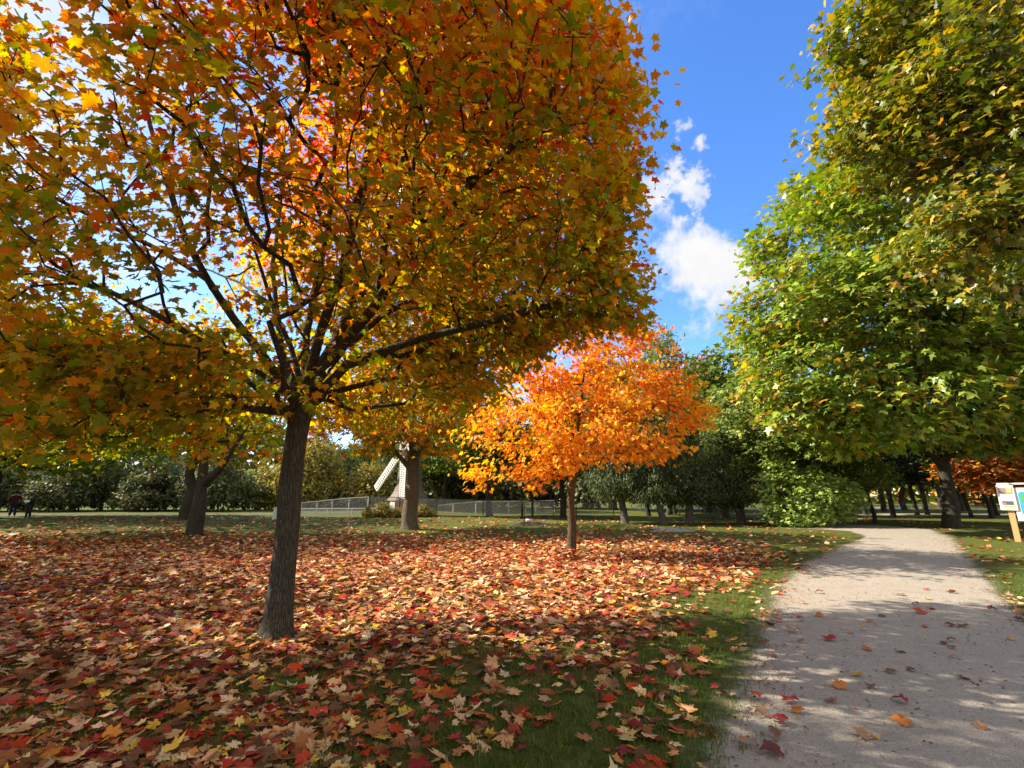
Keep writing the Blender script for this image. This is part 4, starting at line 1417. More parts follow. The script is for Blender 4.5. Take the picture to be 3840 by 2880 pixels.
def plant(kind, px, py, half_px=None, label="", z=0.0, hgt=1.0, rz=None, lean=(0, 0), group=None, Y=None, variant=0, width=None):
    """Stand a tree of this kind where the trunk meets the ground."""
    key = (kind, variant)
    if key not in PROTO:
        PROTO[key] = proto(kind, 200 + 7 * len(PROTO))
        o = PROTO[key]
    else:
        o = copy_thing(PROTO[key])
    if Y is None:
        p = gnd(px, py)
    else:
        p = at(px, py, Y)
        p[2] = z
    base_r = {"green": 4.0, "linden": 3.4, "cedar": 2.2, "pine": 3.2, "autumn": 3.4, "yellow": 3.3, "shrub": 2.6, "gold": 2.6}[kind]
    s = width if width else (half_px * p[1] / (cp * FOC)) / base_r
    o.location = p
    o.scale = (s, s, s * hgt)
    o.rotation_euler = (lean[1], lean[0], rng.uniform(0, 6.28) if rz is None else rz)
    if rz is None and (lean[0] or lean[1]):
        q = Matrix.Rotation(lean[0], 3, "Y") @ Matrix.Rotation(lean[1], 3, "X") @ Matrix.Rotation(rng.uniform(0, 6.28), 3, "Z")
        o.rotation_euler = q.to_euler()
    o["label"] = label
    if group:
        o["group"] = group
    elif "group" in o:
        del o["group"]
    return o


GC = "trees standing at the far side of the lawn"
# behind the fence and the orange maple
plant("green", 1835, 1936, 210, "dark broad tree behind the fence with trunk under the orange maple's drooping branches", hgt=.95, group=GC)
plant("green", 2112, 1941, 190, "dark green tree whose trunk stands beside the fence gate", hgt=1.0, group=GC)
plant("green", 1660, 1925, 190, "shady green tree behind the fence between windmill and orange maple", hgt=.9, Y=46, group=GC)
plant("cedar", 2345, 1962, 130, "leaning cedar with pale twin-stemmed trunk beyond the orange maple", hgt=.80, lean=(-.16, 0), group=GC)
plant("cedar", 2492, 1966, 120, "short dark cedar stem between the leaning cedar and the grey cedar", hgt=.80, lean=(-.10, 0), group=GC)
plant("cedar", 2585, 1964, 140, "straight grey-trunked cedar, thickest stem of the cedars", hgt=.60, lean=(-.05, 0), group=GC)
plant("cedar", 2780, 1962, 150, "dark cedar leaning strongly, beside the round bush", hgt=.50, lean=(-.20, 0), group=GC)
plant("cedar", 2722, 1944, 110, "dark upright cedar just behind the strongly leaning one", hgt=.50, lean=(-.08, 0), group=GC)
plant("linden", 2433, 1935, 150, "pale-trunked tree far behind the cedars", hgt=.9, group=GC)
plant("green", 2511, 1930, 190, "tree with brown trunk behind the cedars", hgt=.75, group=GC)
plant("green", 2660, 1921, 170, "green tree with low leaves beyond the dark bench", hgt=.8, group=GC)
plant("linden", 2890, 1948, 225, "sunlit pale green tree between the orange maple and the tall green maple", hgt=.90, rz=0.3, Y=27.5, group=GC)
plant("linden", 3010, 1940, 200, "sunlit green tree directly behind the round bush", hgt=.85, Y=29.0, group=GC)
plant("linden", 2530, 1925, 150, "tall blue-green tree whose tip shows above the orange maple against the sky", hgt=1.60, Y=38, variant=1, group=GC)
plant("green", 2300, 1925, 260, "dark tree wall behind the orange maple's trunk", hgt=.85, Y=48, group=GC)
plant("green", 2750, 1920, 260, "dark tree behind the leaning cedars", hgt=.95, Y=50, group=GC)
plant("autumn", 2700, 1910, 110, "rusty orange treetop in front of the grey apartment block", hgt=2.0, Y=70, group=GC)
plant("yellow", 1230, 1920, 0, "olive tree on the bank", Y=66, z=3.0, width=.7, group="trees on the bank behind the windmill")
GR = "trees in the grove beyond the path"
plant("pine", 3247, 1931, 120, "dark straight pine trunk just past the bush", hgt=1.0, lean=(-.05, 0), group=GR)
plant("linden", 3283, 1962, 120, "thin mottled tree leaning over the path's end", hgt=1.05, lean=(-.14, 0), group=GR)
plant("linden", 3315, 1921, 150, "pale grey forked trunk standing on the sunlit far lawn", hgt=1.0, lean=(-.06, 0), group=GR, Y=44)
plant("pine", 3351, 1937, 150, "thick dark pine trunk beside the path's end", hgt=1.1, lean=(-.06, 0), group=GR)
plant("yellow", 3397, 1922, 140, "small yellow tree with pale straight stem on the far lawn", hgt=.9, group=GR, Y=48)
plant("pine", 3441, 1932, 130, "slim dark pine left of the tall green maple's trunk", hgt=1.0, lean=(-.08, 0), group=GR)
plant("pine", 3478, 1930, 130, "second slim dark pine, close behind the other one", hgt=1.05, lean=(-.05, 0), group=GR)
plant("green", 3612, 1919, 170, "stout dark tree behind the tall green maple's trunk", hgt=.95, lean=(-.05, 0), group=GR, Y=45)
plant("pine", 3645, 1942, 120, "dark tree with bent trunk between the green maple and the map sign", hgt=.95, lean=(-.10, 0), group=GR)
plant("linden", 3722, 1943, 150, "pale leaning trunk with flared foot beside the map sign", hgt=1.0, lean=(-.18, 0), group=GR)
plant("pine", 3742, 1934, 120, "dark trunk right behind the pale leaning trunk", hgt=.9, lean=(-.06, 0), group=GR)
plant("autumn", 3850, 1962, 230, "copper brown beech with low boughs above the map sign", hgt=.62, group=GR)
plant("yellow", 3180, 1916, 120, "low yellow-green tree on the far lawn above the bush", hgt=.8, Y=58, group=GR)
plant("yellow", 3530, 1914, 130, "yellow-green tree far behind the tall maple's trunk", hgt=.8, Y=60, group=GR)
plant("autumn", 3790, 1912, 110, "reddish shrubby tree far behind the map sign", hgt=.7, Y=58, group=GR)
# bank and thickets on the left
GB = "trees on the bank behind the windmill"
plant("autumn", 1440, 1800, 0, "rust orange tree left of the windmill's sails", Y=66, z=3.2, width=1.05, group=GB)
plant("green", 1375, 1800, 0, "dark green tree on the bank left of the windmill", Y=64, z=2.2, width=.85, group=GB)
plant("green", 1500, 1800, 0, "green tree behind the windmill's cap", Y=60, z=1.0, width=.95, group=GB)
plant("green", 1670, 1850, 0, "dense green tree just past the windmill", Y=56, z=0.2, width=1.1, group=GB)
plant("autumn", 1170, 1800, 0, "faded orange tree on top of the bank", Y=84, z=6.5, width=.9, group=GB)
plant("yellow", 1335, 1780, 0, "yellow-green tree under the street lamp", Y=76, z=5.2, width=.55, group=GB)
GT = "bushes of the thicket beyond the lane"
for i, (px, Y, wd, hg, kd, lab) in enumerate([
        (90, 46, 1.35, 1.25, "shrub", "grey-green bush behind the two people"), (240, 44, 1.3, 1.2, "shrub", "olive bush right of the two people"), (380, 47, 1.5, 1.35, "shrub", "tall hazy bush in the thicket's middle"),
        (500, 44, 1.2, 1.1, "shrub", "low bush left of the forked maple"), (600, 47, 1.4, 1.2, "shrub", "bush half behind the forked maple's trunk"), (800, 45, 1.3, 1.0, "shrub", "bush right of the forked maple"),
        (920, 48, 1.4, 1.15, "shrub", "bush close beside the large maple's trunk"), (1010, 50, 1.3, 1.3, "gold", "golden bush hidden by the large maple's trunk"), (-60, 44, 1.3, 1.3, "shrub", "bush at the photo's edge behind the people"),
        (1165, 50, 1.15, 1.15, "gold", "olive yellow bush right of the large maple's trunk"), (1290, 52, 1.2, 1.15, "shrub", "brownish bush above the white fence rail"), (1385, 50, 1.1, 1.0, "gold", "golden bush under the windmill sail"),
        (1200, 68, 1.5, 1.4, "shrub", "brown bush high on the bank under the white house"), (1300, 70, 1.5, 1.3, "gold", "yellow-brown bush high on the bank under the lamp"), (1400, 68, 1.5, 1.4, "shrub", "grey bush on the bank above the windmill sail"), (1460, 56, 1.3, 1.2, "gold", "ochre bush directly behind the windmill sail"),
        (1640, 50, 1.5, 1.1, "shrub", "green-grey bush behind the fence beside the windmill"), (1740, 52, 1.5, 1.2, "gold", "yellowish bush behind the galvanised fence"), (1880, 54, 1.6, 1.2, "shrub", "olive bush behind the fence under the orange maple"), (2030, 54, 1.6, 1.1, "shrub", "dull bush behind the gate"), (2200, 52, 1.5, 1.0, "shrub", "low bush behind the orange maple's trunk"),
        (1230, 58, 1.3, 1.3, "gold", "ochre bush on the bank below the white house"), (1330, 60, 1.2, 1.3, "shrub", "dull green bush on the bank below the lamp"), (1120, 58, 1.3, 1.4, "shrub", "dark bush on the bank beside the large maple")]):
    plant(kd if not (Y > 55 and i % 3 == 0) else 'shrub', px, 1900, 0, lab, Y=Y, z=max(-.1, hill_h(at(px, 1900, Y)[0], Y) if Y > 50 else 0) , width=wd * rng.uniform(.75, 1.35), hgt=hg * rng.uniform(.7, 1.35), group=GT, variant=i % 2)
plant("gold", 1445, 1930, 60, "trimmed golden shrub at the foot of the windmill", hgt=.62, Y=33.2, group="shrubs round the windmill")
plant("gold", 1500, 1930, 36, "small brown-green shrub tight against the yellow maple's trunk", hgt=.62, Y=33.6, group="shrubs round the windmill")
plant("gold", 1592, 1925, 42, "golden shrub right of the yellow maple's trunk", hgt=.75, Y=33.6, group="shrubs round the windmill")
plant("gold", 1375, 1935, 22, "reed-like brown shrub by the tall fence post", hgt=1.4, Y=33.0, group="shrubs round the windmill")

# leafy round bush by the path
b = gnd(3020, 1978)
Yb = b[1] + 1.2
b[1] = Yb
lobes = [lob(3020, 1870, Yb, 150, 90, 1.6), lob(2930, 1850, Yb, 95, 80, 1.2), lob(3130, 1880, Yb - .2, 90, 60, 1.2), lob(2960, 1930, Yb - .9, 110, 55, .9), lob(3090, 1935, Yb - .9, 110, 45, .9), lob(2910, 1770, Yb + .1, 70, 50, .9), lob(3160, 1840, Yb, 60, 40, .8), lob(3060, 1800, Yb, 90, 45, 1.0)]
lobed_tree("bush", "round dense green bush standing at the bend of the gravel path", b, b + np.array([0, 0, .6]), 0.12, lobes, 950, 9, (.16, .16, .10), .16, [(.42, .55, .13), (.25, .37, .06), (.36, .50, .14), (.46, .44, .08)], const_w(1, .8, .8, .2), LEAF_STAR, "bark_dark", 301, mat="leaf_sheen", up=0.4, droop=(0, .6), tip=.006, seg=.35, low=.08, cat="bush", min_r=.008, holes=-.3, hole_s=1.0)

# far wood closing the view
def far_wood():
    rg = np.random.default_rng(404)
    lobes, cs = [], []
    for az in np.linspace(-58, 62, 130):
        px = 1920 + 1750 * math.tan(R(az)) * cp if abs(az) < 80 else 0
        if 1130 < px < 1480:
            continue
        d = rg.uniform(88, 122)
        c = np.array([d * math.sin(R(az)), d * math.cos(R(az)), 0])
        h = rg.uniform(6, 11) if px > 2000 else rg.uniform(7, 12)
        base = 5.5 if px < 1480 else 0
        for q in range(3):
            lobes.append((c + np.array([rg.normal(0, 2.5), rg.normal(0, 2), base + h * (0.2 + .3 * q)]), (rg.uniform(3, 5), 3.5, h * .30)))
            cs.append(rg.integers(0, 5))
    P, li = lobes_sample(lobes, 15000, rg, .35)
    P = P[P[:, 2] > 0]
    li = li[:len(P)]
    pl = np.array([C_GREEN, (.06, .09, .02), C_OLIVE, (.36, .25, .05), (.30, .14, .05)])
    n = len(P)
    D = unit(rg.normal(0, 1, (n, 3)))
    cols = pl[np.array(cs)[li]] * rg.normal(1, .25, (n, 1))
    me = leaf_mesh("far_wood", P, D, rg.normal(0, .7, (n, 3)) + np.array([0, 0, .8]), rg.uniform(.9, 1.7, n), cols, LEAF_STAR)
    tag(link("far_wood", me, M["leaf_far"]), "mixed wood of green, yellow and brown trees closing the far side of the park", "wood", kind="stuff")


far_wood()

# bare tree on the bank
b = at(1225, 1800, 70)
b[2] = hill_h(b[0], b[1]) - .1
root = empty("bare_tree", b)
tag(root, "nearly leafless tree on the bank above the white house", "tree", GB)
rgb = np.random.default_rng(9)
T = b + np.stack([rgb.normal(0, 2.2, 140), rgb.normal(0, 1.5, 140), rgb.uniform(3.5, 9.5, 140)], 1)
A, par, lb_, terms, nt = grow([b, b + (.1, 0, 1.2), b + (.3, 0, 2.4)], [], T, seg=.6, bf=.5, start_h=.5, rg=rgb, arch=-.05)
r = radii_of(A, par, terms, .022, 2.4, nt, np.array([.24, .2, .18]))
make_wood(root, A - b, par, lb_, r, nt, M["bark_dark"], 10, flare=.2)

# ------------------------------------------------------------------ windmill
def windmill():
    Y = 36.0
    c = at(1530, 1925, Y)
    c[2] = 0
    k = Y / (cp * FOC)
    root = empty("windmill", c)
    tag(root, "small ornamental windmill with white lattice sails, shingled tower and red brick base behind the fence", "windmill")
    MB().lathe([(1.42, -.05), (1.42, 1.12)], 8, ph=math.pi / 8).build("brick_base", M["brick"], root)
    prof = [(1.62, 1.10), (1.58, 1.16), (1.34, 1.42), (1.14, 1.75), (1.0, 2.15), (.92, 2.6), (.87, 3.2), (.82, 4.0), (.78, 4.7)]
    MB().lathe(prof, 8, ph=math.pi / 8).build("shingle_tower", M["shingle"], root)
    cap = MB().lathe([(.92, 4.70), (.95, 4.78), (.86, 5.2), (.6, 5.6), (.1, 5.85)], 16).build("cap", M["shingle"], root)
    MB().box((-.9, -1.12, .55), (.5, .06, .9), Matrix.Rotation(R(-37), 3, "Z")).build("door", M["white"], root)
    H = Vector(at(1509, 1702, Y - 1.15) - c)
    MB().tube([H + Vector((.5, .75, -.05)), H + Vector((-.06, -.1, 0))], [.09, .09], 10).lathe([(.14, -.14), (.16, 0), (.14, .14)], 12, H).build("hub", M["wood"], root)
    n = Vector((-.6, -.8, 0))
    for q, (d, L, w_) in enumerate([((-.563, .42, -.71), 3.75, .46), ((.563, -.42, .71), 3.75, .46), ((.03, -.02, -1), 3.1, .56), ((-.03, .02, 1), 3.1, .56)]):
        d = Vector(d).normalized()
        s = d.cross(n).normalized() * (1 if q < 2 else -1)
        m = MB().bar(H + n * .06 * q, H + n * .06 * q + d * L, .08, .07)
        sail = m.build("sail", M["white"], root)
        l = MB()
        a0 = H + n * (.06 * q + .04)
        for f in (0.03, w_ * .55, w_):
            l.bar(a0 + d * .75 + s * f, a0 + d * (L + .02) + s * (f if q < 2 else f * .8), .07 if f != w_ else .17, .03, n)
        nr = 15
        for i in range(nr + 1):
            t_ = .75 + (L - .75) * i / nr
            l.bar(a0 + d * t_, a0 + d * (t_ + (0 if q < 2 else .12)) + s * w_, .085, .025, n)
        l.build("lattice", M["white"], sail)


windmill()

# ------------------------------------------------------------------ fences
def fence(name, label, posts, mat, rail=True, mesh=True, thick=.05, group=None):
    """posts: (px, py_top, Y). Stands on the ground, top where the photo shows it."""
    tops = [at(px, py, Y) for px, py, Y in posts]
    o0 = np.array([tops[0][0], tops[0][1], 0])
    root = empty(name, o0)
    tag(root, label, "fence", group)
    for t_ in tops:
        g = np.array([t_[0], t_[1], 0]) - o0
        MB().tube([g + (0, 0, -.05), g + (0, 0, t_[2] + .03)], [thick * .6] * 2, 8).build("post", mat, root)
    m = MB()
    for a, c in zip(tops[:-1], tops[1:]):
        m.tube([a - o0, c - o0], [thick * .5] * 2, 6)
    m.build("top_rail", mat, root)
    if mesh:
        V, F = [], []
        for a, c in zip(tops[:-1], tops[1:]):
            i = len(V)
            a, c = a - o0, c - o0
            V += [(a[0], a[1], .02), (c[0], c[1], .02), (c[0], c[1], c[2]), (a[0], a[1], a[2])]
            F.append((i, i + 1, i + 2, i + 3))
        link("wire_mesh", raw_mesh("wire_mesh", V, [np.array(F)], False), M["chain"], root)
    return root


fence("chain_link_fence", "bright chain-link fence rising from the large maple's trunk towards the windmill", [(1070, 1893, 33), (1130, 1886, 33.2), (1190, 1880, 33.4), (1247, 1874, 33.6), (1310, 1868, 33.8), (1382, 1864, 34)], M["galv"], thick=.075)
fence("chain_link_fence", "low chain-link fence with white rail in the grass behind the taller one", [(1127, 1908, 39), (1228, 1907, 39), (1320, 1907, 39), (1420, 1906, 39)], M["galv"], thick=.08)
fence("chain_link_fence", "dark chain-link fence running past the windmill to the orange maple", [(1388, 1862, 34), (1500, 1866, 34), (1640, 1870, 34.2), (1812, 1874, 34.5), (1958, 1877, 34.8), (2075, 1880, 35), (2160, 1882, 35), (2300, 1886, 35.5)], M["blackpost"])
fence("chain_link_fence", "galvanised fence with bright rail beyond the dark one", [(1640, 1896, 39), (1700, 1889, 39.5), (1785, 1882, 40), (1908, 1880, 40), (1970, 1879, 40), (2010, 1878, 40)], M["galv"], thick=.08)
for px in (1958, 1996):
    t_ = at(px, 1866, 33.8)
    o = MB().tube([(0, 0, -.05), (0, 0, t_[2])], [.075, .075], 10).lathe([(.085, t_[2] - .02), (.05, t_[2] + .05)], 10).build("fence_post", M["blackpost"])
    o.location = (t_[0], t_[1], 0)
    tag(o, "dark steel post in front of the fence, " + ("in line with the sapling" if px < 1980 else "next to the gate"), "post", "dark posts by the gate")
# gate
g0, g1 = at(2018, 1878, 40), at(2078, 1878, 40)
root = empty("fence_gate", (g0[0], g0[1], 0))
tag(root, "galvanised farm-style gate closing the bright fence beyond the orange maple", "gate")
wg, hg = g1[0] - g0[0], g0[2]
m = MB()
for z_ in (.08, hg * .45, hg):
    m.tube([(0, 0, z_), (wg, 0, z_)], [.03, .03], 6)
for x_ in (0, wg):
    m.tube([(x_, 0, .05), (x_, 0, hg)], [.035, .035], 6)
m.build("gate_frame", M["galv"], root)
link("wire_mesh", raw_mesh("wire_mesh", [(0, .01, .08), (wg, .01, .08), (wg, .01, hg), (0, .01, hg)], [np.array([[0, 1, 2, 3]])], False), M["chain"], root)
# white end panel seen left of the large trunk
p = gnd(1022, 1950)
pt = at(1032, 1903, p[1])
root = empty("barrier", p)
tag(root, "white upright panel at the fence's end beside the large maple's trunk", "panel")
hgt_ = pt[2]
MB().box((.22, 0, hgt_ / 2), (.36, .03, hgt_ - .1)).build("board", M["paper"], root)
m = MB()
m.bar((0, 0, -.02), (.06, 0, hgt_), .06).bar((.44, 0, -.02), (.46, 0, hgt_), .06).bar((.06, 0, hgt_), (.46, 0, hgt_), .06, .05)
m.build("frame", M["white"], root)

# ------------------------------------------------------------------ beds with saplings, stones
def bed(px, py, rx, ry, stem_px, stem_top, label_bed, label_s, stones):
    c = gnd(px, py)
    rgx = np.random.default_rng(int(px))
    prof = [(1.0, 0.0), (.82, .06), (.5, .10), (.02, .12)]
    o = MB().lathe(prof, 20, cap=False).build("mulch_bed", M["stone" if stones else "mulch"], None, True)
    for v in o.data.vertices:
        v.co.x *= rx * (1 + .12 * mnoise.noise(v.co * 3))
        v.co.y *= ry * (1 + .12 * mnoise.noise(v.co * 3 + Vector((5, 0, 0))))
        v.co.z += .03 * mnoise.noise(v.co * 5)
    o.location = c
    tag(o, label_bed, "planting bed")
    b_ = gnd(stem_px, py)
    b_[2] = .08
    top = at(stem_px - 2, stem_top, b_[1])
    r_ = empty("sapling", b_)
    tag(r_, label_s, "sapling")
    T_ = top + rgx.normal(0, .16, (14, 3)) + (0, 0, -.15)
    A, par, lb_, terms, nt = grow([b_, b_ + (top - b_) * .5, b_ + (top - b_) * .85], [], T_, seg=.2, bf=.3, start_h=.5, rg=rgx)
    rr = radii_of(A, par, terms, .005, 2.2, nt, np.array([.022, .018, .014]))
    make_wood(r_, A - b_, par, lb_, rr, nt, M["bark"], 8, flare=.1)
    cf = cluster_colours(([C_GREEN, C_OLIVE], const_w(1, .6)), .15, rgx)
    link("crown", leaves_for(T_ - b_, top - b_, 3, (.1, .1, .1), .07, cf, LEAF_LOW, "crown", rg=rgx), M["leaf_far"], r_)


bed(1985, 1966, 1.15, .75, 1967, 1868, "round mulch bed with a thin sapling on the lawn before the fence gate", "thin sapling in the round mulch bed before the fence gate", False)
bed(2530, 1992, 1.0, .5, 2551, 1900, "low grey stone-edged bed on the lawn before the cedars", "thin sapling in the stone-edged bed before the cedars", True)
c = gnd(1982, 1962)
o = MB().tube([(-.14, 0, .16), (.14, .02, .14)], [.075, .075], 12).build("white_pipe", M["white"], None, True)
o.location = c
tag(o, "short white pipe lying on the round mulch bed", "pipe")
for (px, py, s_, lab) in [(1392, 1938, .42, "grey boulder beside the tall fence post"), (1447, 1937, .26, "small brown boulder before the golden shrub"), (2455, 1988, .16, "small grey stone at the rim of the stone-edged bed")]:
    g = gnd(px, py)
    m = MB().lathe([(.55, 0), (.8, .15), (.75, .4), (.45, .58), (.05, .64)], 12)
    o = m.build("boulder", M["stone"], None, True)
    for v in o.data.vertices:
        v.co = Vector((v.co.x * 1.2, v.co.y, v.co.z)) * s_ * 1.3 * (1 + .25 * mnoise.noise(v.co * 2 + Vector((px, 0, 0))))
    o.location = g
    tag(o, lab, "boulder")

# ------------------------------------------------------------------ benches
def bench(px, py, label, rz):
    g = gnd(px, py)
    root = empty("park_bench", g, rz)
    tag(root, label, "bench", "park benches on the far lawn")
    s_ = MB()
    for i in range(4):
        s_.box((0, -.18 + i * .13, .45), (1.7, .10, .04))
    s_.build("seat", M["benchwood"], root)
    m = MB()
    for i in range(3):
        m.box((0, .30 + .04 * i, .60 + .13 * i), (1.7, .035, .10))
    m.build("backrest", M["benchwood"], root)
    for x_ in (-.7, .7):
        MB().bar((x_, -.2, 0), (x_, -.2, .46), .06).bar((x_, .26, 0), (x_, .42, .95), .06).bar((x_, -.2, .40), (x_, .3, .40), .05).build("leg", M["blackpost"], root)


bench(2684, 1926, "dark slatted bench under the trees left of the leaning cedar", 0.1)
bench(3236, 1926, "dark bench beyond the bush, beside the straight pine trunk", -.2)

# ------------------------------------------------------------------ map sign
def map_sign():
    g = gnd(3818, 2032)
    u = Vector((.62, -.785, 0))
    root = empty("map_sign", g, math.atan2(u.y, u.x))
    tag(root, "park map sign on yellow timber posts with white board showing a blue and green map", "sign")
    # local x along the board, -y towards the reader
    for x_ in (0, 1.75):
        MB().box((x_, .09, .93), (.15, .15, 1.96)).build("post", M["wood"], root)
    MB().box((.92, 0, 1.24), (1.58, .03, 1.10)).build("board", M["white"], root)
    MB().box((.80, .02, 1.93), (2.0, .12, .05)).build("cap", M["white"], root)
    pn = MB().box((-.02, -.045, 1.46), (.42, .03, .84)).build("poster_panel", M["white"], root)
    cols = {"c_photo": (.30, .20, .22), "c_yel": (.75, .60, .12), "c_dark": (.10, .10, .14), "c_green": (.30, .50, .14), "c_blue": (.05, .33, .62), "c_cyan": (.10, .52, .70), "c_leaf": (.08, .38, .06), "c_line": (.35, .45, .6), "c_pink": (.6, .15, .3)}
    mats = {k: plain_material("print_" + k[2:], v, .5, 0, .12, 8, 0) for k, v in cols.items()}

    def pr(name, x, z, w_, h_, mt, par, y=-.063):
        return MB().box((x, y, z), (w_, .005, h_)).build(name, mats[mt], par)
    p1 = pr("poster", -.02, 1.69, .34, .20, "c_photo", pn)
    pr("poster", .07, 1.70, .12, .14, "c_yel", pn, -.067)
    pr("poster", -.02, 1.48, .30, .035, "c_line", pn)
    pr("poster", -.02, 1.28, .28, .13, "c_dark", pn)
    pr("poster", -.10, 1.26, .08, .06, "c_pink", pn, -.067)
    pr("poster", -.02, 1.17, .28, .05, "c_green", pn)
    pr("poster", -.02, 1.11, .28, .02, "c_dark", pn)
    mp = MB()
    # rounded lake outline
    x0, x1, z0, z1, rr = .26, 1.62, .86, 1.66, .10
    ring = []
    for cx_, cz_, a0 in ((x1 - rr, z1 - rr, 0), (x0 + rr, z1 - rr, 90), (x0 + rr, z0 + rr, 180), (x1 - rr, z0 + rr, 270)):
        for t_ in range(0, 91, 15):
            ring.append((cx_ + rr * math.cos(R(a0 + t_)), -.021, cz_ + rr * math.sin(R(a0 + t_))))
    n = len(ring)
    mp._add(ring + [(a, -.016, c_) for a, b_, c_ in ring], [(i, n + i, n + (i + 1) % n, (i + 1) % n) for i in range(n)], (), [tuple(range(n))[::-1]])
    mo = mp.build("map_panel", mats["c_blue"], root)

    def blob(name, pts, mt, y):
        V = [(a, y, b_) for a, b_ in pts] + [(a, y + .006, b_) for a, b_ in pts]
        k = len(pts)
        return MB()._add(V, [(i, k + i, k + (i + 1) % k, (i + 1) % k) for i in range(k)], (), [tuple(range(k))[::-1]]).build(name, mats[mt], mo)
    blob("map_river", [(.62, 1.60), (.50, 1.25), (.40, 1.0), (.36, .92), (.62, .92), (.72, 1.2), (.86, 1.6)], "c_cyan", -.025)
    blob("map_land", [(.33, 1.58), (.31, 1.38), (.38, 1.20), (.47, 1.28), (.52, 1.48), (.52, 1.58)], "c_leaf", -.029)
    blob("map_land", [(.82, 1.25), (.72, 1.05), (.78, .96), (1.1, .95), (1.3, 1.2), (1.05, 1.5)], "c_leaf", -.029)
    pr("map_inset", .43, .95, .20, .12, "c_line", mo, -.034)
    for z_ in (.79, .75):
        pr("map_caption", .80, z_, 1.0, .016, "c_line", root, -.019)


map_sign()

# ------------------------------------------------------------------ far buildings and lamp
def tower():
    Y = 105.0
    c = at(2700, 1430, Y)
    root = empty("apartment_block", (c[0], c[1], 0))
    tag(root, "pale grey apartment block far behind the trees, only its top showing against the sky", "building")
    H_ = c[2]
    MB().box((0, 0, H_ / 2 - .2), (11, 9, H_ + .4 - .2)).build("wall", M["concrete"], root)
    MB().box((0, 0, H_ + .05), (11.5, 9.5, .5)).build("roof", M["roofgrey"], root)
    for fl in range(4):
        for x_ in (-4, -1.4, 1.4, 4):
            wv_ = MB().box((x_, -4.53, H_ - 2.2 - fl * 3.0), (1.5, .08, 1.5)).build("window", M["glassdark"], root)
            MB().box((x_, -4.60, H_ - 3.0 - fl * 3.0), (1.7, .16, .10)).build("sill", M["white"], wv_)


tower()


def house():
    c = at(1252, 1775, 84)
    c[2] = hill_h(c[0], c[1]) - .1
    root = empty("house", c)
    tag(root, "small white house with grey roof high on the bank beyond the fence", "house")
    MB().box((0, 0, 1.3), (5.5, 4, 2.7)).build("wall", M["white"], root)
    m = MB()
    m._add([(-3, -2.3, 2.6), (3, -2.3, 2.6), (3, 2.3, 2.6), (-3, 2.3, 2.6), (-3, 0, 4.0), (3, 0, 4.0)], [(0, 1, 5, 4), (2, 3, 4, 5), (3, 2, 1, 0)], [(0, 4, 3), (1, 2, 5)])
    m.build("roof", M["roofgrey"], root)
    for x_ in (-1.6, 1.2):
        MB().box((x_, -2.02, 1.6), (.9, .06, 1.1)).build("window", M["glassdark"], root)
    c = at(1300, 1740, 92)
    z_ = hill_h(c[0], c[1]) - .1
    r2 = empty("house", (c[0], c[1], z_))
    tag(r2, "dark house with pointed gable peeping above the bank beside the street lamp", "house")
    h_ = max(2.5, at(1300, 1738, 92)[2] - z_)
    MB().box((0, 0, h_ / 2), (4.0, 4, h_)).build("wall", M["brick"], r2)
    ap = at(1301, 1703, 92)[2] - z_
    MB()._add([(-2.2, -2.2, h_), (2.2, -2.2, h_), (2.2, 2.2, h_), (-2.2, 2.2, h_), (-.6, 0, ap)], (), [(0, 1, 4), (1, 2, 4), (2, 3, 4), (3, 0, 4)], [(3, 2, 1, 0)]).build("roof", M["roofgrey"], r2)
    c = at(1321, 1770, 86)
    z_ = hill_h(c[0], c[1]) - .1
    r3 = empty("street_lamp", (c[0], c[1], z_))
    tag(r3, "tall curved-arm street lamp standing on top of the bank", "street lamp")
    tp = at(1321, 1718, 86)[2] - z_
    pts = [(0, 0, 0), (0, 0, tp)] + [(-1.1 * math.sin(R(a)) * .9, 0, tp + .7 * math.sin(R(a))) if a <= 90 else None for a in (20, 45, 70, 90)]
    pts = [(0, 0, 0), (0, 0, tp * .5), (0, 0, tp), (-.15, 0, tp + .45), (-.55, 0, tp + .8), (-1.2, 0, tp + .95), (-1.9, 0, tp + .98)]
    MB().tube(pts, [.11, .10, .085, .08, .075, .07, .06], 8).build("pole", M["blackpost"], r3, True)
    MB().box((-2.2, 0, tp + .95), (.7, .28, .14)).build("lamp_head", M["blackpost"], r3)


house()

# ------------------------------------------------------------------ the two people
def skinned(name, nodes, edges, mat, parent, rootnode=0, sub=1):
    me = bpy.data.meshes.new(name + "_cage")
    me.from_pydata([n[0] for n in nodes], edges, [])
    o = bpy.data.objects.new(name, me)
    COL.objects.link(o)
    md = o.modifiers.new("skin", "SKIN")
    md.use_smooth_shade = True
    if not me.skin_vertices:
        bpy.context.view_layer.objects.active = o
    sv = me.skin_vertices[0].data if me.skin_vertices else None
    for i, n in enumerate(nodes):
        sv[i].radius = (n[1], n[2] if len(n) > 2 else n[1])
        sv[i].use_root = (i == rootnode)
    s = o.modifiers.new("sub", "SUBSURF")
    s.levels = s.render_levels = sub
    bpy.context.view_layer.update()
    dg = bpy.context.evaluated_depsgraph_get()
    m2 = bpy.data.meshes.new_from_object(o.evaluated_get(dg))
    m2.name = name
    o.modifiers.clear()
    o.data = m2
    m2.materials.clear()
    m2.materials.append(mat)
    o.parent = parent
    return o


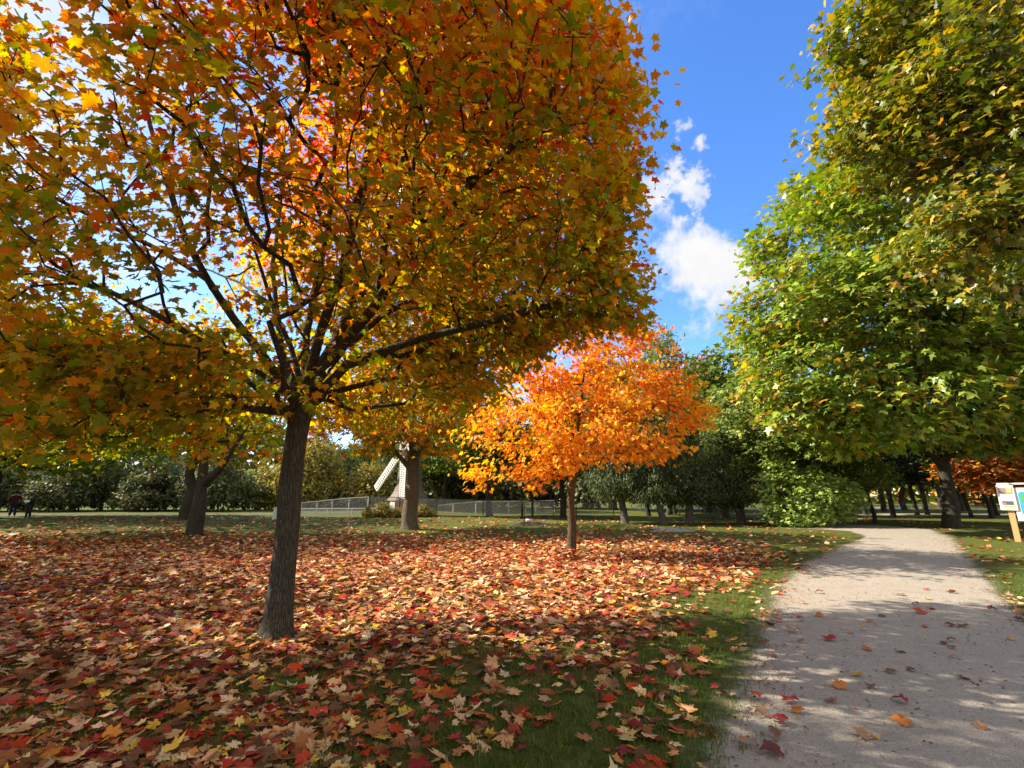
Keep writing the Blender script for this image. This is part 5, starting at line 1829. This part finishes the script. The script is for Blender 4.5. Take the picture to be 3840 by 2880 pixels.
def person(px, py, top_py, label, arms, top_mat, leg_mat, turn, bow, stance, scarf=False):
    g = gnd(px, py)
    h = at(px, top_py, g[1])[2]
    k = h / 1.78
    root = empty("person", g, turn)
    root.scale = (k, k, k)
    tag(root, label, "person", "people standing under the trees")
    J = {"pel": (0, 0, .95), "wst": (0, -.005, 1.10), "chs": (0, -.01, 1.30), "nck": (0, .01 - bow * .3, 1.48), "hd": (0, -.03 - bow, 1.60 - bow * .2), "crn": (0, -.01 - bow * .9, 1.70 - bow * .25), "nos": (0, -.125 - bow, 1.585 - bow * .3)}
    for s, sg in (("l", 1), ("r", -1)):
        J["hip" + s] = (.10 * sg, 0, .90)
        J["kne" + s] = (stance * .75 * sg, -.03, .49)
        J["ank" + s] = (stance * sg, .02, .09)
        J["toe" + s] = (stance * 1.15 * sg, -.16, .035)
        J["sho" + s] = (.19 * sg, .0, 1.42)
        e, wv_ = arms[s]
        J["elb" + s], J["wri" + s] = e, wv_
        d = (Vector(wv_) - Vector(e)).normalized()
        J["plm" + s] = tuple(Vector(wv_) + d * .075)
        side = d.cross(Vector((0, 0, 1)))
        side = side.normalized() if side.length > .1 else Vector((0, 1, 0))
        for f in range(4):
            b0 = Vector(wv_) + d * .085 + side * (-.027 + .018 * f)
            J[f"f{f}{s}"] = tuple(b0 + d * (.035 + .008 * (f in (1, 2))))
            J[f"g{f}{s}"] = tuple(b0 + d * (.058 + .010 * (f in (1, 2))) + Vector((0, -.022, -.012)))
        J["th" + s] = tuple(Vector(wv_) + d * .045 + side * .045)
        J["tt" + s] = tuple(Vector(wv_) + d * .085 + side * .055 + Vector((0, -.015, 0)))
        J["ear" + s] = (.078 * sg, -.02 - bow, 1.60 - bow * .2)
    rad = {"pel": (.13, .10), "wst": (.12, .09), "chs": (.15, .10), "nck": (.055,), "hd": (.078, .09), "crn": (.07, .08), "nos": (.016,)}
    base_r = {"hip": .085, "kne": .058, "ank": .04, "toe": .035, "sho": .06, "elb": .042, "wri": .03, "plm": .032, "f": .0085, "g": .007, "th": .011, "tt": .008, "ear": .017}

    def rr(n):
        if n in rad:
            return rad[n]
        st = n[:-1]
        if st[0] in "fg" and st[1:].isdigit():
            return (base_r[st[0]],)
        return (base_r[st],)
    names = list(J)
    ix = {n: i for i, n in enumerate(names)}
    E = [("pel", "wst"), ("wst", "chs"), ("chs", "nck"), ("nck", "hd"), ("hd", "crn"), ("hd", "nos")]
    for s in "lr":
        E += [("pel", "hip" + s), ("hip" + s, "kne" + s), ("kne" + s, "ank" + s), ("ank" + s, "toe" + s), ("chs", "sho" + s), ("sho" + s, "elb" + s), ("elb" + s, "wri" + s), ("wri" + s, "plm" + s), ("wri" + s, "th" + s), ("th" + s, "tt" + s), ("hd", "ear" + s)]
        for f in range(4):
            E += [("plm" + s, f"f{f}{s}"), (f"f{f}{s}", f"g{f}{s}")]
    skinned("body", [(J[n], *rr(n)) for n in names], [(ix[a], ix[b_]) for a, b_ in E], M["skin"], root)
    for sg in (-1, 1):
        e = MB().lathe([(.002, -.012), (.010, -.007), (.012, 0), (.010, .007), (.002, .012)], 8, (.032 * sg, -.112 - bow, 1.62 - bow * .3))
        e.build("eye", M["black"], root, True)

    def cloth(name, parts, mat):
        nn = [p_[0] for p_ in parts]
        ii = {n: i for i, n in enumerate(nn)}
        ed = [(ii[a], ii[b_]) for a, b_ in E if a in ii and b_ in ii]
        return skinned(name, [(J[p_[0]], *p_[1:]) for p_ in parts], ed, mat, root)
    jk = [("pel", .19, .15), ("wst", .21, .16), ("chs", .225, .16)]
    for s in "lr":
        jk += [("sho" + s, .105), ("elb" + s, .080), ("wri" + s, .055)]
    cloth("jacket", jk, top_mat)
    cloth("trousers", [("pel", .165, .135), ("hipl", .12), ("knel", .092), ("ankl", .075), ("hipr", .12), ("kner", .092), ("ankr", .075)], leg_mat)
    for s in "lr":
        skinned("shoe", [(J["ank" + s], .05), (J["toe" + s], .045)], [(0, 1)], M["black"], root)
    c0 = Vector(J["crn"])
    MB().lathe([(.100, -.05), (.108, 0), (.098, .05), (.06, .085), (.005, .098)], 16, c0, cap=False).box(c0 + Vector((0, -.13, -.03)), (.13, .10, .015)).build("cap", M["hair"], root, True)
    if scarf:
        MB().lathe([(.11, -.05), (.135, -.02), (.12, .03), (.085, .05)], 14, Vector(J["nck"]) + Vector((0, .0, .0)), cap=False).build("scarf", M["beige"], root, True)
    return root, k


person(43, 1938, 1842, "person in maroon jacket, dark cap and navy trousers, one hand on hip", {"l": ((.33, .06, 1.18), (.22, -.10, 1.04)), "r": ((-.28, .03, 1.15), (-.30, -.05, .90))}, M["maroon"], M["navy"], .78, .02, .13)
pr2, k2 = person(102, 1944, 1851, "person in black with beige scarf, head bowed over a pale sheet", {"l": ((.27, -.06, 1.17), (.06, -.29, 1.19)), "r": ((-.28, -.05, 1.17), (-.10, -.29, 1.20))}, M["black"], M["black"], .35, .07, .11, True)
hold = pr2.matrix_basis @ Vector((-.03, -.40, 1.25))
o = MB().box((0, 0, 0), (.24, .006, .18), Matrix.Rotation(R(-35), 3, "X")).build("paper_sheet", M["paper"])
o.location = Vector(pr2.location) + Matrix.Rotation(.35, 3, "Z") @ (Vector((-.03, -.41, 1.24)) * k2)
o.rotation_euler = (0, 0, .35)
tag(o, "pale sheet of paper held by the person in black", "paper")
